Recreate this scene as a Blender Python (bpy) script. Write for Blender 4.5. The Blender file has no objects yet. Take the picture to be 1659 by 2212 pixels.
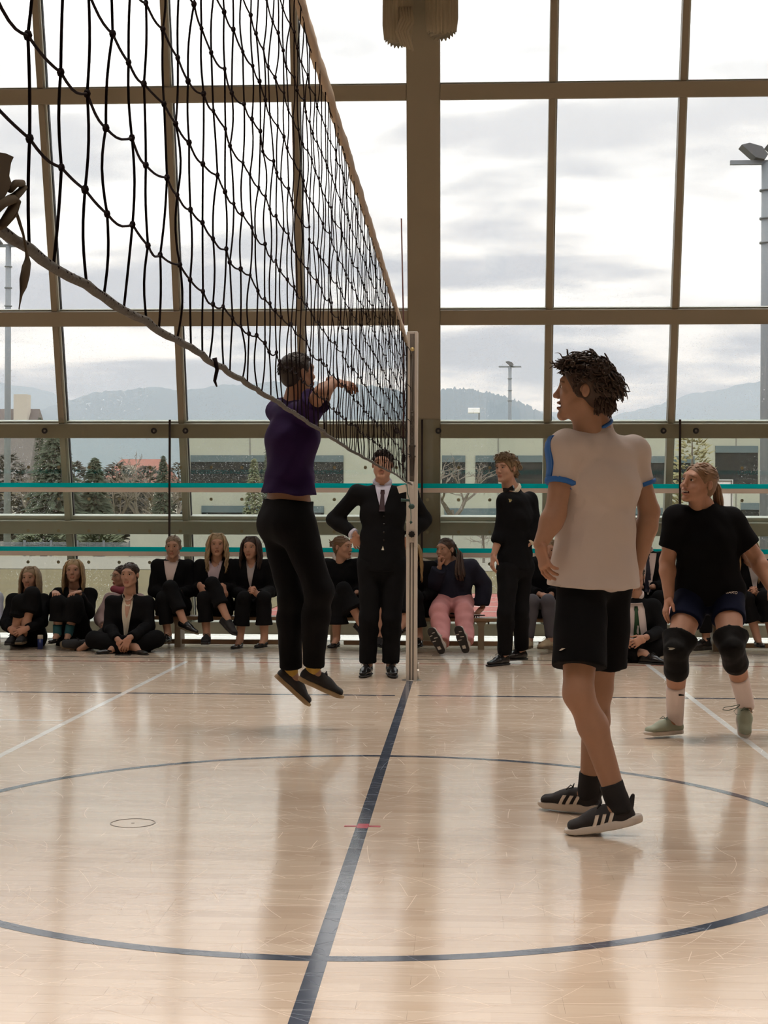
import bpy, math, random
import numpy as np
from mathutils import Vector, Matrix, Quaternion
from mathutils.bvhtree import BVHTree

random.seed(7)
SC = bpy.context.scene
COL = SC.collection

# ------------------------------------------------------------------ camera
F_PX, YAW, PIT, ROL, CAM_H = 3229.14, 0.051723, 0.0067804, 0.0031793, 1.2102
IW, IH = 1659.0, 2212.0
_fw = np.array([-math.sin(YAW)*math.cos(PIT), math.cos(YAW)*math.cos(PIT), math.sin(PIT)])
_rt = np.array([math.cos(YAW), math.sin(YAW), 0.0])
_up = np.cross(_rt, _fw)
_r2 = math.cos(ROL)*_rt + math.sin(ROL)*_up
_u2 = -math.sin(ROL)*_rt + math.cos(ROL)*_up
cam_d = bpy.data.cameras.new('camera')
cam = bpy.data.objects.new('camera', cam_d)
COL.objects.link(cam)
cam_d.sensor_fit = 'VERTICAL'
cam_d.sensor_height = 24.0
cam_d.lens = 24.0*F_PX/IH
cam_d.clip_start = 0.05
cam_d.clip_end = 20000
cam.matrix_world = Matrix(((_r2[0], _u2[0], -_fw[0], 0), (_r2[1], _u2[1], -_fw[1], 0),
                           (_r2[2], _u2[2], -_fw[2], CAM_H), (0, 0, 0, 1)))
SC.camera = cam
CAMPOS = np.array([0, 0, CAM_H])


def ray(x, y):
    return _fw + _r2*(x-IW/2)/F_PX - _u2*(y-IH/2)/F_PX


def Q(x, y, Y):
    """world point seen at photo pixel (x, y) that stands Y metres into the hall"""
    d = ray(x, y)
    return CAMPOS + d*(Y/d[1])


def QF(x, y, z=0.0):
    d = ray(x, y)
    return CAMPOS + d*((z-CAM_H)/d[2])


def QX(x, y, X):
    d = ray(x, y)
    return CAMPOS + d*(X/d[0])


# ------------------------------------------------------------------ view
SC.view_settings.view_transform = 'Standard'
SC.view_settings.look = 'None'
SC.view_settings.gamma = 1.0
SC.view_settings.use_curve_mapping = False
SC.view_settings.exposure = 0.10
SC.cycles.transparent_max_bounces = 16
SC.cycles.max_bounces = 5
SC.cycles.diffuse_bounces = 3
SC.cycles.glossy_bounces = 3
SC.cycles.use_adaptive_sampling = True
SC.cycles.adaptive_threshold = 0.12
SC.cycles.adaptive_min_samples = 12
SC.cycles.caustics_reflective = False
SC.cycles.caustics_refractive = False
SC.cycles.volume_bounces = 0
SC.cycles.use_denoising = True

# ------------------------------------------------------------------ world: overcast sky, brighter towards the zenith, broken grey cloud
world = bpy.data.worlds.new('overcast_sky')
SC.world = world
world.use_nodes = True


class NT:
    """tiny helper to write node trees"""

    def __init__(self, tree):
        self.t = tree
        tree.nodes.clear()

    def n(self, typ, **kw):
        nd = self.t.nodes.new(typ)
        ins = kw.pop('ins', {})
        for k, v in kw.items():
            setattr(nd, k, v)
        for k, v in ins.items():
            self.put(nd.inputs[k], v)
        return nd

    def put(self, sock, v):
        if isinstance(v, bpy.types.NodeSocket):
            self.t.links.new(v, sock)
        elif hasattr(v, 'outputs'):
            self.t.links.new(v.outputs[0], sock)
        else:
            if isinstance(v, (tuple, list)) and len(v) == 3 and sock.type == 'RGBA':
                v = tuple(v)+(1,)
            sock.default_value = v

    def m(self, op, a, b=0.0, c=0.0, clamp=False):
        nd = self.t.nodes.new('ShaderNodeMath')
        nd.operation = op
        nd.use_clamp = clamp
        for i, v in enumerate((a, b, c)):
            self.put(nd.inputs[i], v)
        return nd.outputs[0]

    def mix(self, fac, a, b, mode='MIX'):
        nd = self.t.nodes.new('ShaderNodeMix')
        nd.data_type = 'RGBA'
        nd.blend_type = mode
        self.put(nd.inputs[0], fac)
        self.put(nd.inputs[6], a)
        self.put(nd.inputs[7], b)
        return nd.outputs[2]

    def ramp(self, fac, stops, interp='LINEAR'):
        nd = self.t.nodes.new('ShaderNodeValToRGB')
        nd.color_ramp.interpolation = interp
        el = nd.color_ramp.elements
        while len(el) < len(stops):
            el.new(0.5)
        for e, (p, c) in zip(el, stops):
            e.position = p
            e.color = (c, c, c, 1) if isinstance(c, (int, float)) else tuple(c)+(1,)
        self.put(nd.inputs[0], fac)
        return nd.outputs[0]

    def smooth(self, x, lo, hi):
        nd = self.t.nodes.new('ShaderNodeMapRange')
        nd.interpolation_type = 'SMOOTHSTEP'
        self.put(nd.inputs[0], x)
        nd.inputs[1].default_value = lo
        nd.inputs[2].default_value = hi
        return nd.outputs[0]


w = NT(world.node_tree)
tc = w.n('ShaderNodeTexCoord')
sep = w.n('ShaderNodeSeparateXYZ', ins={0: tc.outputs['Generated']})
el = w.m('MAXIMUM', sep.outputs[2], 0.0)
den = w.m('ADD', el, 0.13)
cx = w.m('DIVIDE', sep.outputs[0], den)
cy = w.m('DIVIDE', sep.outputs[1], den)
cv = w.n('ShaderNodeCombineXYZ', ins={0: w.m('MULTIPLY', cx, 0.75), 1: cy, 2: 0.0})
n1 = w.n('ShaderNodeTexNoise', ins={'Vector': cv, 'Scale': 1.15, 'Detail': 4.0, 'Roughness': 0.52, 'Distortion': 0.25})
n2 = w.n('ShaderNodeTexNoise', ins={'Vector': cv, 'Scale': 3.1, 'Detail': 4.0, 'Roughness': 0.55})
cl = w.m('ADD', w.m('MULTIPLY', n1, 0.75), w.m('MULTIPLY', n2, 0.25))
cl = w.m('ADD', cl, w.m('MULTIPLY', w.m('SUBTRACT', 1.0, w.smooth(el, 0.06, 0.20)), 0.05))
cloud = w.smooth(cl, 0.43, 0.57)
# clear, thin overcast brightness grows with elevation; the low cloud deck is greyer
bright = w.m('ADD', 1.02, w.m('MULTIPLY', el, 2.5))
dark = w.m('ADD', 0.29, w.m('MULTIPLY', el, 1.45))
low = w.smooth(el, 0.05, 0.24)
amt = w.m('SUBTRACT', 1.0, w.m('MULTIPLY', low, 0.15))
val = w.m('MULTIPLY_ADD', w.m('MULTIPLY', cloud, amt), w.m('SUBTRACT', dark, bright), bright)
tint = w.mix(w.smooth(val, 0.5, 1.0), (0.94, 0.96, 1.05), (1.0, 1.0, 1.0))
colr = w.n('ShaderNodeVectorMath', operation='SCALE', ins={0: tint, 'Scale': val})
bg = w.n('ShaderNodeBackground', ins={'Color': colr.outputs[0], 'Strength': 1.0})
w.n('ShaderNodeOutputWorld', ins={'Surface': bg})
world.cycles.sampling_method = 'MANUAL'
world.cycles.sample_map_resolution = 512


# ------------------------------------------------------------------ materials
def mat(name, base, rough=0.6, metal=0.0, spec=0.5, sheen=0.0, bump=None, vary=None, coat=0.0, attr=None, sss=0.0):
    """principled material; vary=(scale, amount) mottles the colour, bump=(scale, strength[, stretch])"""
    m = bpy.data.materials.new(name)
    m.use_nodes = True
    t = NT(m.node_tree)
    c = tuple(base)
    colsock = c
    if attr:
        a = t.n('ShaderNodeVertexColor', layer_name=attr)
        colsock = a.outputs[0]
    if vary:
        tcx = t.n('ShaderNodeNewGeometry')
        nz = t.n('ShaderNodeTexNoise', ins={'Vector': tcx.outputs['Position'], 'Scale': vary[0], 'Detail': 4.0})
        k = t.m('ADD', 1.0, t.m('MULTIPLY', t.m('SUBTRACT', nz, 0.5), vary[1]*2))
        vm = t.n('ShaderNodeVectorMath', operation='SCALE', ins={'Scale': k})
        t.put(vm.inputs[0], colsock if not isinstance(colsock, tuple) else colsock)
        colsock = vm.outputs[0]
    p = t.n('ShaderNodeBsdfPrincipled', ins={'Base Color': colsock, 'Roughness': rough, 'Metallic': metal,
                                              'Specular IOR Level': spec, 'Sheen Weight': sheen, 'Coat Weight': coat})
    if sss:
        p.inputs['Subsurface Weight'].default_value = sss
        p.inputs['Subsurface Radius'].default_value = (0.02, 0.008, 0.004)
        p.inputs['Subsurface Scale'].default_value = 0.5
    if bump:
        tcx = t.n('ShaderNodeNewGeometry')
        vec = tcx.outputs['Position']
        if len(bump) > 2:
            mp = t.n('ShaderNodeMapping', ins={0: vec})
            mp.inputs['Scale'].default_value = bump[2]
            vec = mp.outputs[0]
        nz = t.n('ShaderNodeTexNoise', ins={'Vector': vec, 'Scale': bump[0], 'Detail': 5.0, 'Roughness': 0.6})
        bp = t.n('ShaderNodeBump', ins={'Height': nz.outputs[0], 'Strength': bump[1], 'Distance': 0.01})
        t.put(p.inputs['Normal'], bp)
    t.n('ShaderNodeOutputMaterial', ins={'Surface': p})
    m.diffuse_color = c+(1,)
    return m


MATS = {}


def M(key, *a, **k):
    if key not in MATS:
        MATS[key] = mat(key, *a, **k)
    return MATS[key]


# ------------------------------------------------------------------ objects
def tag(o, label=None, cat=None, group=None, kind=None):
    if label:
        o['label'] = label
    if cat:
        o['category'] = cat
    if group:
        o['group'] = group
    if kind:
        o['kind'] = kind
    return o


def empty(name, loc=(0, 0, 0), parent=None):
    o = bpy.data.objects.new(name, None)
    o.empty_display_size = 0.1
    COL.objects.link(o)
    o.location = loc
    if parent:
        o.parent = parent
    return o


def world_loc(o):
    v = Vector(o.location)
    p = o.parent
    while p is not None:
        v = p.matrix_basis @ v
        p = p.parent
    return v


def link_mesh(name, me, mats, parent=None, loc=None):
    o = bpy.data.objects.new(name, me)
    COL.objects.link(o)
    for m_ in (mats if isinstance(mats, (list, tuple)) else [mats]):
        if m_ is not None and len(me.materials) < (len(mats) if isinstance(mats, (list, tuple)) else 1):
            me.materials.append(m_)
    if parent:
        o.parent = parent
    if loc is not None:
        o.location = loc
    return o


def np_mesh(name, V, Fq, smooth=True, origin=(0, 0, 0), cols=None, midx=None):
    """mesh from numpy verts and an (n, 3|4) int array or list of tuples"""
    me = bpy.data.meshes.new(name)
    V = np.asarray(V, dtype=np.float64)-np.asarray(origin)
    if isinstance(Fq, np.ndarray):
        nf, k = Fq.shape
        me.vertices.add(len(V))
        me.vertices.foreach_set('co', V.astype(np.float32).ravel())
        me.loops.add(nf*k)
        me.loops.foreach_set('vertex_index', Fq.astype(np.int32).ravel())
        me.polygons.add(nf)
        me.polygons.foreach_set('loop_start', np.arange(0, nf*k, k, dtype=np.int32))
        me.polygons.foreach_set('loop_total', np.full(nf, k, dtype=np.int32))
    else:
        me.from_pydata([tuple(v) for v in V], [], Fq)
        nf = len(Fq)
    if midx is not None:
        me.polygons.foreach_set('material_index', np.asarray(midx, dtype=np.int32))
    me.polygons.foreach_set('use_smooth', np.full(nf, smooth, dtype=bool))
    me.update(calc_edges=True)
    if cols is not None:
        at = me.color_attributes.new('Col', 'FLOAT_COLOR', 'POINT')
        c4 = np.ones((len(V), 4), dtype=np.float32)
        c4[:, :3] = cols
        at.data.foreach_set('color', c4.ravel())
    return me


class MB:
    """collects simple shapes, built as one mesh object"""

    def __init__(self):
        self.v = []
        self.f = []
        self.mi = []
        self.cur = 0

    def add(self, vs, fs):
        b = len(self.v)
        self.v += [tuple(map(float, p)) for p in vs]
        for f in fs:
            self.f.append(tuple(i+b for i in f))
            self.mi.append(self.cur)
        return self

    def box(self, lo, hi, bev=0.0):
        (x0, y0, z0), (x1, y1, z1) = lo, hi
        if bev <= 0:
            vs = [(x0, y0, z0), (x1, y0, z0), (x1, y1, z0), (x0, y1, z0), (x0, y0, z1), (x1, y0, z1), (x1, y1, z1), (x0, y1, z1)]
            return self.add(vs, [(0, 3, 2, 1), (4, 5, 6, 7), (0, 1, 5, 4), (1, 2, 6, 5), (2, 3, 7, 6), (3, 0, 4, 7)])
        b = min(bev, (x1-x0)/2.01, (y1-y0)/2.01, (z1-z0)/2.01)
        vs = []
        idx = {}
        for sx in (0, 1):
            for sy in (0, 1):
                for sz in (0, 1):
                    X, Y, Z = (x0, x1)[sx], (y0, y1)[sy], (z0, z1)[sz]
                    dx, dy, dz = (b, -b)[sx], (b, -b)[sy], (b, -b)[sz]
                    for ax, p in enumerate(((X, Y+dy, Z+dz), (X+dx, Y, Z+dz), (X+dx, Y+dy, Z))):
                        idx[(sx, sy, sz, ax)] = len(vs)
                        vs.append(p)
        fs = []
        for s in (0, 1):
            fs.append([idx[(s, a, c, 0)] for a, c in ((0, 0), (1, 0), (1, 1), (0, 1))][::(1 if s else -1)])
            fs.append([idx[(a, s, c, 1)] for a, c in ((0, 0), (0, 1), (1, 1), (1, 0))][::(1 if s else -1)])
            fs.append([idx[(a, c, s, 2)] for a, c in ((0, 0), (1, 0), (1, 1), (0, 1))][::(1 if s else -1)])
        for a in (0, 1):
            for c in (0, 1):
                fs.append((idx[(0, a, c, 1)], idx[(1, a, c, 1)], idx[(1, a, c, 2)], idx[(0, a, c, 2)]))
                fs.append((idx[(a, 0, c, 0)], idx[(a, 1, c, 0)], idx[(a, 1, c, 2)], idx[(a, 0, c, 2)]))
                fs.append((idx[(a, c, 0, 0)], idx[(a, c, 1, 0)], idx[(a, c, 1, 1)], idx[(a, c, 0, 1)]))
                for e in (0, 1):
                    pass
        for sx in (0, 1):
            for sy in (0, 1):
                for sz in (0, 1):
                    fs.append((idx[(sx, sy, sz, 0)], idx[(sx, sy, sz, 1)], idx[(sx, sy, sz, 2)]))
        return self.add(vs, fs)

    def tube(self, pts, r, n=6, closed=False, flat=None, cap=True):
        """r: radius or list; flat=(normal, ratio) squeezes the section along a direction"""
        P = [np.asarray(p, dtype=float) for p in pts]
        m = len(P)
        rs = r if isinstance(r, (list, tuple, np.ndarray)) else [r]*m
        vs = []
        prev = None
        for i in range(m):
            if closed:
                t = P[(i+1) % m]-P[i-1]
            else:
                t = P[min(i+1, m-1)]-P[max(i-1, 0)]
            t = t/(np.linalg.norm(t)+1e-12)
            if prev is None:
                a = np.array([0, 0, 1.0]) if abs(t[2]) < 0.9 else np.array([1.0, 0, 0])
                if flat is not None:
                    a = np.asarray(flat[0], dtype=float)
                u = a-t*np.dot(a, t)
            else:
                u = prev-t*np.dot(prev, t)
                if flat is not None:
                    a = np.asarray(flat[0], dtype=float)
                    u = a-t*np.dot(a, t)
            if np.linalg.norm(u) < 1e-6:
                u = np.cross(t, [0.3, 0.7, 0.2])
            u /= np.linalg.norm(u)
            prev = u
            w_ = np.cross(t, u)
            fr = flat[1] if flat is not None else 1.0
            for k in range(n):
                an = 2*math.pi*k/n
                vs.append(P[i]+rs[i]*(math.cos(an)*u*fr+math.sin(an)*w_))
        fs = []
        for i in range(m if closed else m-1):
            j = (i+1) % m
            for k in range(n):
                k2 = (k+1) % n
                fs.append((i*n+k, i*n+k2, j*n+k2, j*n+k))
        if cap and not closed:
            fs.append(tuple(range(n-1, -1, -1)))
            fs.append(tuple((m-1)*n+k for k in range(n)))
        return self.add(vs, fs)

    def prism(self, poly, axis, a, b):
        """extrude a 2-D polygon along axis (0,1,2) from a to b"""
        def mk(p, c):
            return ((c, p[0], p[1]), (p[0], c, p[1]), (p[0], p[1], c))[axis]
        n = len(poly)
        vs = [mk(p, a) for p in poly]+[mk(p, b) for p in poly]
        fs = [tuple(range(n))[::-1], tuple(range(n, 2*n))]
        fs += [(i, (i+1) % n, n+(i+1) % n, n+i) for i in range(n)]
        return self.add(vs, fs)

    def disc(self, c, n_, r, th=0.002, seg=16, r_in=0.0):
        c = np.asarray(c, float)
        n_ = np.asarray(n_, float)
        n_ = n_/np.linalg.norm(n_)
        u = np.cross(n_, [0.13, 0.2, 1.0] if abs(n_[2]) < 0.9 else [1.0, 0, 0])
        u /= np.linalg.norm(u)
        v = np.cross(n_, u)
        vs, fs = [], []
        for z in (0, th):
            for rr in ((r,) if r_in == 0 else (r, r_in)):
                for k in range(seg):
                    a = 2*math.pi*k/seg
                    vs.append(c+n_*z+rr*(math.cos(a)*u+math.sin(a)*v))
        s = seg
        for k in range(s):
            k2 = (k+1) % s
            if r_in == 0:
                fs.append((k, k2, s+k2, s+k))
            else:
                fs.append((k, k2, 2*s+k2, 2*s+k))
                fs.append((s+k2, s+k, 3*s+k, 3*s+k2))
                fs.append((2*s+k, 2*s+k2, 3*s+k2, 3*s+k))
                fs.append((k2, k, s+k, s+k2))
        if r_in == 0:
            fs.append(tuple(range(s))[::-1])
            fs.append(tuple(range(s, 2*s)))
        return self.add(vs, fs)

    def ball(self, c, r, seg=8, rings=6, sc=(1, 1, 1)):
        vs, fs = [], []
        vs.append((c[0], c[1], c[2]+r*sc[2]))
        for i in range(1, rings):
            th = math.pi*i/rings
            for k in range(seg):
                a = 2*math.pi*k/seg
                vs.append((c[0]+r*sc[0]*math.sin(th)*math.cos(a), c[1]+r*sc[1]*math.sin(th)*math.sin(a), c[2]+r*sc[2]*math.cos(th)))
        vs.append((c[0], c[1], c[2]-r*sc[2]))
        for k in range(seg):
            fs.append((0, 1+k, 1+(k+1) % seg))
        for i in range(rings-2):
            for k in range(seg):
                a = 1+i*seg
                fs.append((a+k, a+seg+k, a+seg+(k+1) % seg, a+(k+1) % seg))
        last = len(vs)-1
        a = 1+(rings-2)*seg
        for k in range(seg):
            fs.append((last, a+(k+1) % seg, a+k))
        return self.add(vs, fs)

    def build(self, name, mats, parent=None, smooth=False, origin=None):
        og = origin if origin is not None else (0, 0, 0)
        me = np_mesh(name, np.array(self.v), self.f, smooth=smooth, origin=og, midx=self.mi)
        ml = mats if isinstance(mats, (list, tuple)) else [mats]
        for m_ in ml:
            me.materials.append(m_)
        o = bpy.data.objects.new(name, me)
        COL.objects.link(o)
        if parent:
            o.parent = parent
        elif origin is not None:
            o.location = origin
        return o

# ================================================================== the hall
XN, YC = -0.3897, 5.936          # net plane, centre of the court
FY0, FTA = 15.25, 0.26           # foot of the inclined glass front and its lean
FANG = math.atan(FTA)


def floor_material(name, paint=None):
    """varnished parquet, boards along X; scuffs and hairline scratches roughen the varnish"""
    m = bpy.data.materials.new(name)
    m.use_nodes = True
    t = NT(m.node_tree)
    g = t.n('ShaderNodeNewGeometry')
    s = t.n('ShaderNodeSeparateXYZ', ins={0: g.outputs['Position']})
    X, Y = s.outputs[0], s.outputs[1]
    row = t.m('FLOOR', t.m('DIVIDE', Y, 0.07))
    wn = t.n('ShaderNodeTexWhiteNoise', noise_dimensions='1D', ins={'W': row})
    colx = t.m('FLOOR', t.m('ADD', t.m('DIVIDE', X, 0.52), t.m('MULTIPLY', wn.outputs[0], 3.7)))
    cmb = t.n('ShaderNodeCombineXYZ', ins={0: row, 1: colx, 2: 0.0})
    wn2 = t.n('ShaderNodeTexWhiteNoise', noise_dimensions='3D', ins={'Vector': cmb})
    grainv = t.n('ShaderNodeMapping', ins={0: g.outputs['Position']})
    grainv.inputs['Scale'].default_value = (2.0, 34.0, 1.0)
    gn = t.n('ShaderNodeTexNoise', ins={'Vector': grainv, 'Scale': 2.0, 'Detail': 5.0, 'Roughness': 0.65})
    tone = t.m('ADD', t.m('MULTIPLY', wn2.outputs[0], 0.55), t.m('MULTIPLY', gn, 0.6))
    if paint is None:
        base = t.ramp(tone, [(0.15, (0.53, 0.41, 0.31)), (0.5, (0.62, 0.495, 0.38)), (0.95, (0.68, 0.56, 0.44))])
    else:
        base = t.mix(t.m('MULTIPLY', gn, 0.5), paint, tuple(min(1, c*1.25+0.02) for c in paint))
    # scratches: short, nearly straight hairlines in many directions
    masks = []
    warp = t.n('ShaderNodeTexNoise', ins={'Vector': g.outputs['Position'], 'Scale': 1.1, 'Detail': 1.0})
    wv = t.m('MULTIPLY', t.m('SUBTRACT', warp, 0.5), 0.45)
    for si, (ang, K_, wd, al, thr) in enumerate(((4, 17, 0.0024, 1.3, 0.55), (-9, 15, 0.0022, 1.5, 0.56), (17, 13, 0.0022, 1.9, 0.57), (-27, 12, 0.0020, 2.1, 0.58),
                                                 (38, 11, 0.0020, 2.3, 0.58), (-46, 10, 0.0020, 2.3, 0.59), (61, 8, 0.0018, 2.4, 0.60), (-70, 8, 0.0018, 2.4, 0.60), (86, 7, 0.0018, 2.2, 0.61))):
        ca, sa = math.cos(math.radians(ang)), math.sin(math.radians(ang))
        xr = t.m('ADD', t.m('MULTIPLY', X, ca), t.m('MULTIPLY', Y, sa))
        yr = t.m('ADD', t.m('ADD', t.m('MULTIPLY', X, -sa), t.m('MULTIPLY', Y, ca)), wv if si % 2 else t.m('MULTIPLY', wv, -0.7))
        r_ = t.m('MULTIPLY', yr, float(K_))
        rw = t.m('FLOOR', r_)
        frc = t.m('SUBTRACT', r_, rw)
        rd = t.n('ShaderNodeTexWhiteNoise', noise_dimensions='1D', ins={'W': t.m('ADD', rw, 31.7*si)})
        d = t.m('DIVIDE', t.m('ABSOLUTE', t.m('SUBTRACT', frc, t.m('ADD', 0.15, t.m('MULTIPLY', rd.outputs[0], 0.7)))), float(K_))
        line = t.m('SUBTRACT', 1.0, t.smooth(d, 0.0, wd))
        an_ = t.n('ShaderNodeTexNoise', noise_dimensions='1D', ins={'W': t.m('ADD', t.m('MULTIPLY', xr, al), t.m('MULTIPLY', rw, 13.7)), 'Scale': 1.0, 'Detail': 1.0})
        masks.append(t.m('MULTIPLY', line, t.smooth(an_, thr, thr+0.06)))
    scr = masks[0]
    for k in masks[1:]:
        scr = t.m('MAXIMUM', scr, k)
    sm = t.n('ShaderNodeTexNoise', ins={'Vector': grainv, 'Scale': 0.9, 'Detail': 3.0})
    rough = t.m('ADD', t.m('ADD', 0.135, t.m('MULTIPLY', t.m('SUBTRACT', sm, 0.5), 0.14)), t.m('MULTIPLY', scr, 0.34))
    base2 = t.mix(t.m('MULTIPLY', scr, 0.07), base, (0.80, 0.72, 0.62))
    # faint unevenness of the boards
    bvec = t.n('ShaderNodeMapping', ins={0: g.outputs['Position']})
    bvec.inputs['Scale'].default_value = (1.0, 7.0, 1.0)
    bn = t.n('ShaderNodeTexNoise', ins={'Vector': bvec, 'Scale': 2.2, 'Detail': 2.0})
    bh = t.m('ADD', t.m('MULTIPLY', bn, 0.5), t.m('MULTIPLY', wn2.outputs[0], 0.10))
    bp = t.n('ShaderNodeBump', ins={'Height': bh, 'Strength': 0.10, 'Distance': 0.01})
    p = t.n('ShaderNodeBsdfPrincipled', ins={'Base Color': base2, 'Roughness': rough, 'Specular IOR Level': 0.55, 'Normal': bp})
    p.inputs['IOR'].default_value = 1.6
    t.n('ShaderNodeOutputMaterial', ins={'Surface': p})
    return m


M_FLOOR = floor_material('varnished_parquet')
M_BLUE = floor_material('blue_line_paint', (0.058, 0.072, 0.100))
M_WHITE = floor_material('white_line_paint', (0.72, 0.72, 0.70))
M_RED = floor_material('red_line_paint', (0.33, 0.07, 0.045))
M_BLACKL = floor_material('black_line_paint', (0.035, 0.028, 0.022))
M_PINK = floor_material('pink_tape', (0.50, 0.10, 0.13))

# floor slab; a field of single boards is let into it in front of the camera
PL_W, PL_L = 0.07, 0.52
PX0, PX1, PY0, PY1 = -1.56, 1.56, 3.36, 5.60     # field of separate boards
fl = MB()
HX = 17.0
for (xa, xb, ya, yb) in ((-HX, HX, -9.0, PY0), (-HX, PX0, PY0, PY1), (PX1, HX, PY0, PY1), (-HX, HX, PY1, FY0+0.05)):
    fl.box((xa, ya, -0.06), (xb, yb, 0.0))
fl.box((PX0, PY0, -0.06), (PX1, PY1, -0.022))
floor = tag(fl.build('floor', M_FLOOR), kind='structure')

pm = {}


def plank_mesh(L):
    key = round(L, 3)
    if key not in pm:
        b = MB()
        g_ = 0.00018
        b.box((g_, g_, -0.02), (L-g_, PL_W-g_, 0.0))
        me = np_mesh('plank', np.array(b.v), b.f, smooth=False)
        me.materials.append(M_FLOOR)
        pm[key] = me
    return pm[key]


rng = random.Random(3)
nrow = int(round((PY1-PY0)/PL_W))
for r_ in range(nrow):
    x = PX0
    first = rng.choice((0.13, 0.26, 0.39, 0.52, 0.65))*1.0
    cuts = [PX0]
    x = PX0+first
    while x < PX1-0.12:
        cuts.append(x)
        x += 0.52*rng.choice((1.0, 1.0, 1.25))
    cuts.append(PX1)
    for a_, b_ in zip(cuts[:-1], cuts[1:]):
        o = bpy.data.objects.new('plank', plank_mesh(b_-a_))
        COL.objects.link(o)
        o.parent = floor
        o.location = (a_, PY0+r_*PL_W, 0.0)


def strip(name, p0, p1, wd, m_, z=0.0008):
    p0, p1 = np.array(p0[:2]), np.array(p1[:2])
    d = (p1-p0)/np.linalg.norm(p1-p0)
    nn = np.array([-d[1], d[0]])*wd/2
    b = MB()
    vs = [(*(p0-nn), 0.0), (*(p1-nn), 0.0), (*(p1+nn), 0.0), (*(p0+nn), 0.0)]
    vs += [(x, y, z) for x, y, _ in vs]
    b.add(vs, [(4, 5, 6, 7), (0, 1, 5, 4), (1, 2, 6, 5), (2, 3, 7, 6), (3, 0, 4, 7)])
    return b.build(name, m_, floor)


strip('centre_line', (XN, -6.0), (XN, YC+5.47), 0.05, M_BLUE)
# centre circle
b = MB()
N = 160
vs, fs = [], []
for k in range(N):
    a = 2*math.pi*k/N
    for rr in (1.775, 1.825):
        vs.append((XN+rr*math.cos(a), YC+rr*math.sin(a), 0.0006))
for k in range(N):
    j = (k+1) % N
    fs.append((2*k, 2*k+1, 2*j+1, 2*j))
b.add(vs, fs)
b.build('centre_circle', M_BLUE, floor)
strip('sideline', (-12, YC+4.5), (QF(853, 1503)[0], YC+4.5), 0.05, M_BLUE)
strip('sideline', (QF(902, 1503)[0], YC+4.5), (12, YC+4.5), 0.05, M_BLUE)
yw = QF(400, 1429)[1]
strip('service_line', (XN-1.98, -6), (XN-1.98, yw), 0.04, M_WHITE, 0.0010)
strip('service_line', (XN+1.98, -6), (XN+1.98, QF(1395, 1435)[1]), 0.04, M_WHITE, 0.0010)
strip('court_line', (-12, QF(60, 1556)[1]), (QF(135, 1557)[0], QF(60, 1556)[1]), 0.04, M_WHITE)
strip('court_line', (XN+1.98, QF(1640, 1577)[1]), (12, QF(1640, 1577)[1]), 0.04, M_WHITE)
strip('court_line', (-12, QF(820, 1433)[1]), (12, QF(820, 1433)[1]), 0.04, M_RED)
strip('court_line', (-12, QF(820, 1424)[1]), (12, QF(820, 1424)[1]), 0.035, M_BLACKL)
# pink tape cross at the centre
c0 = QF(783, 1785)
strip('tape_mark', (c0[0]-0.072, c0[1]), (c0[0]+0.072, c0[1]), 0.022, M_PINK, 0.0014)
strip('tape_mark', (c0[0], c0[1]-0.040), (c0[0]+0.002, c0[1]+0.045), 0.045, M_PINK, 0.0016)
# floor socket cover
c1 = QF(287, 1778)
b = MB()
b.disc((c1[0], c1[1], -0.0012), (0, 0, 1), 0.0905, 0.002, 40, 0.088)
b.disc((c1[0], c1[1], -0.0012), (0, 0, 1), 0.0855, 0.002, 40, 0.0845)
b.disc((c1[0], c1[1], -0.0012), (0, 0, 1), 0.007, 0.002, 12)
b.build('socket_cover', M('socket_metal', (0.12, 0.09, 0.07), 0.4), floor)

# ------------------------------------------------------------------ walls and ceiling behind and beside the camera
M_WALL = M('wall_panel', (0.26, 0.20, 0.14), 0.8, vary=(1.2, 0.05))
CEIL = 7.7
FYC = FY0-FTA*CEIL
for nm, lo, hi in (('wall_left', (-HX-0.2, -9.0, 0), (-HX, FY0, CEIL)), ('wall_right', (HX, -9.0, 0), (HX+0.2, FY0, CEIL)),
                   ('wall_back', (-HX, -9.2, 0), (HX, -9.0, CEIL))):
    tag(MB().box(lo, hi).build(nm, M_WALL), kind='structure')
tag(MB().box((-HX, -9.0, CEIL), (HX, FYC+0.3, CEIL+0.2)).build('ceiling', M('ceiling_board', (0.36, 0.32, 0.27), 0.85)), kind='structure')

# ------------------------------------------------------------------ the inclined glass front (local z runs up the slope)
front = empty('wall_front', (0, FY0, 0))
front.rotation_euler = (FANG, 0, 0)
tag(front, kind='structure')
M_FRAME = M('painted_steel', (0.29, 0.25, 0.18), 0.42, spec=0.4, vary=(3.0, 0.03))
M_FRAME_LIT = M('lit_painted_steel', (0.42, 0.415, 0.335), 0.45, spec=0.4, vary=(3.0, 0.03))  # floor bounce and barrier-glass sheen on the low frame, put into its colour
M_REVEAL = M('frame_reveal', (0.47, 0.48, 0.40), 0.4)
M_SEAL = M('rubber_seal', (0.012, 0.012, 0.012), 0.6)


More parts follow.
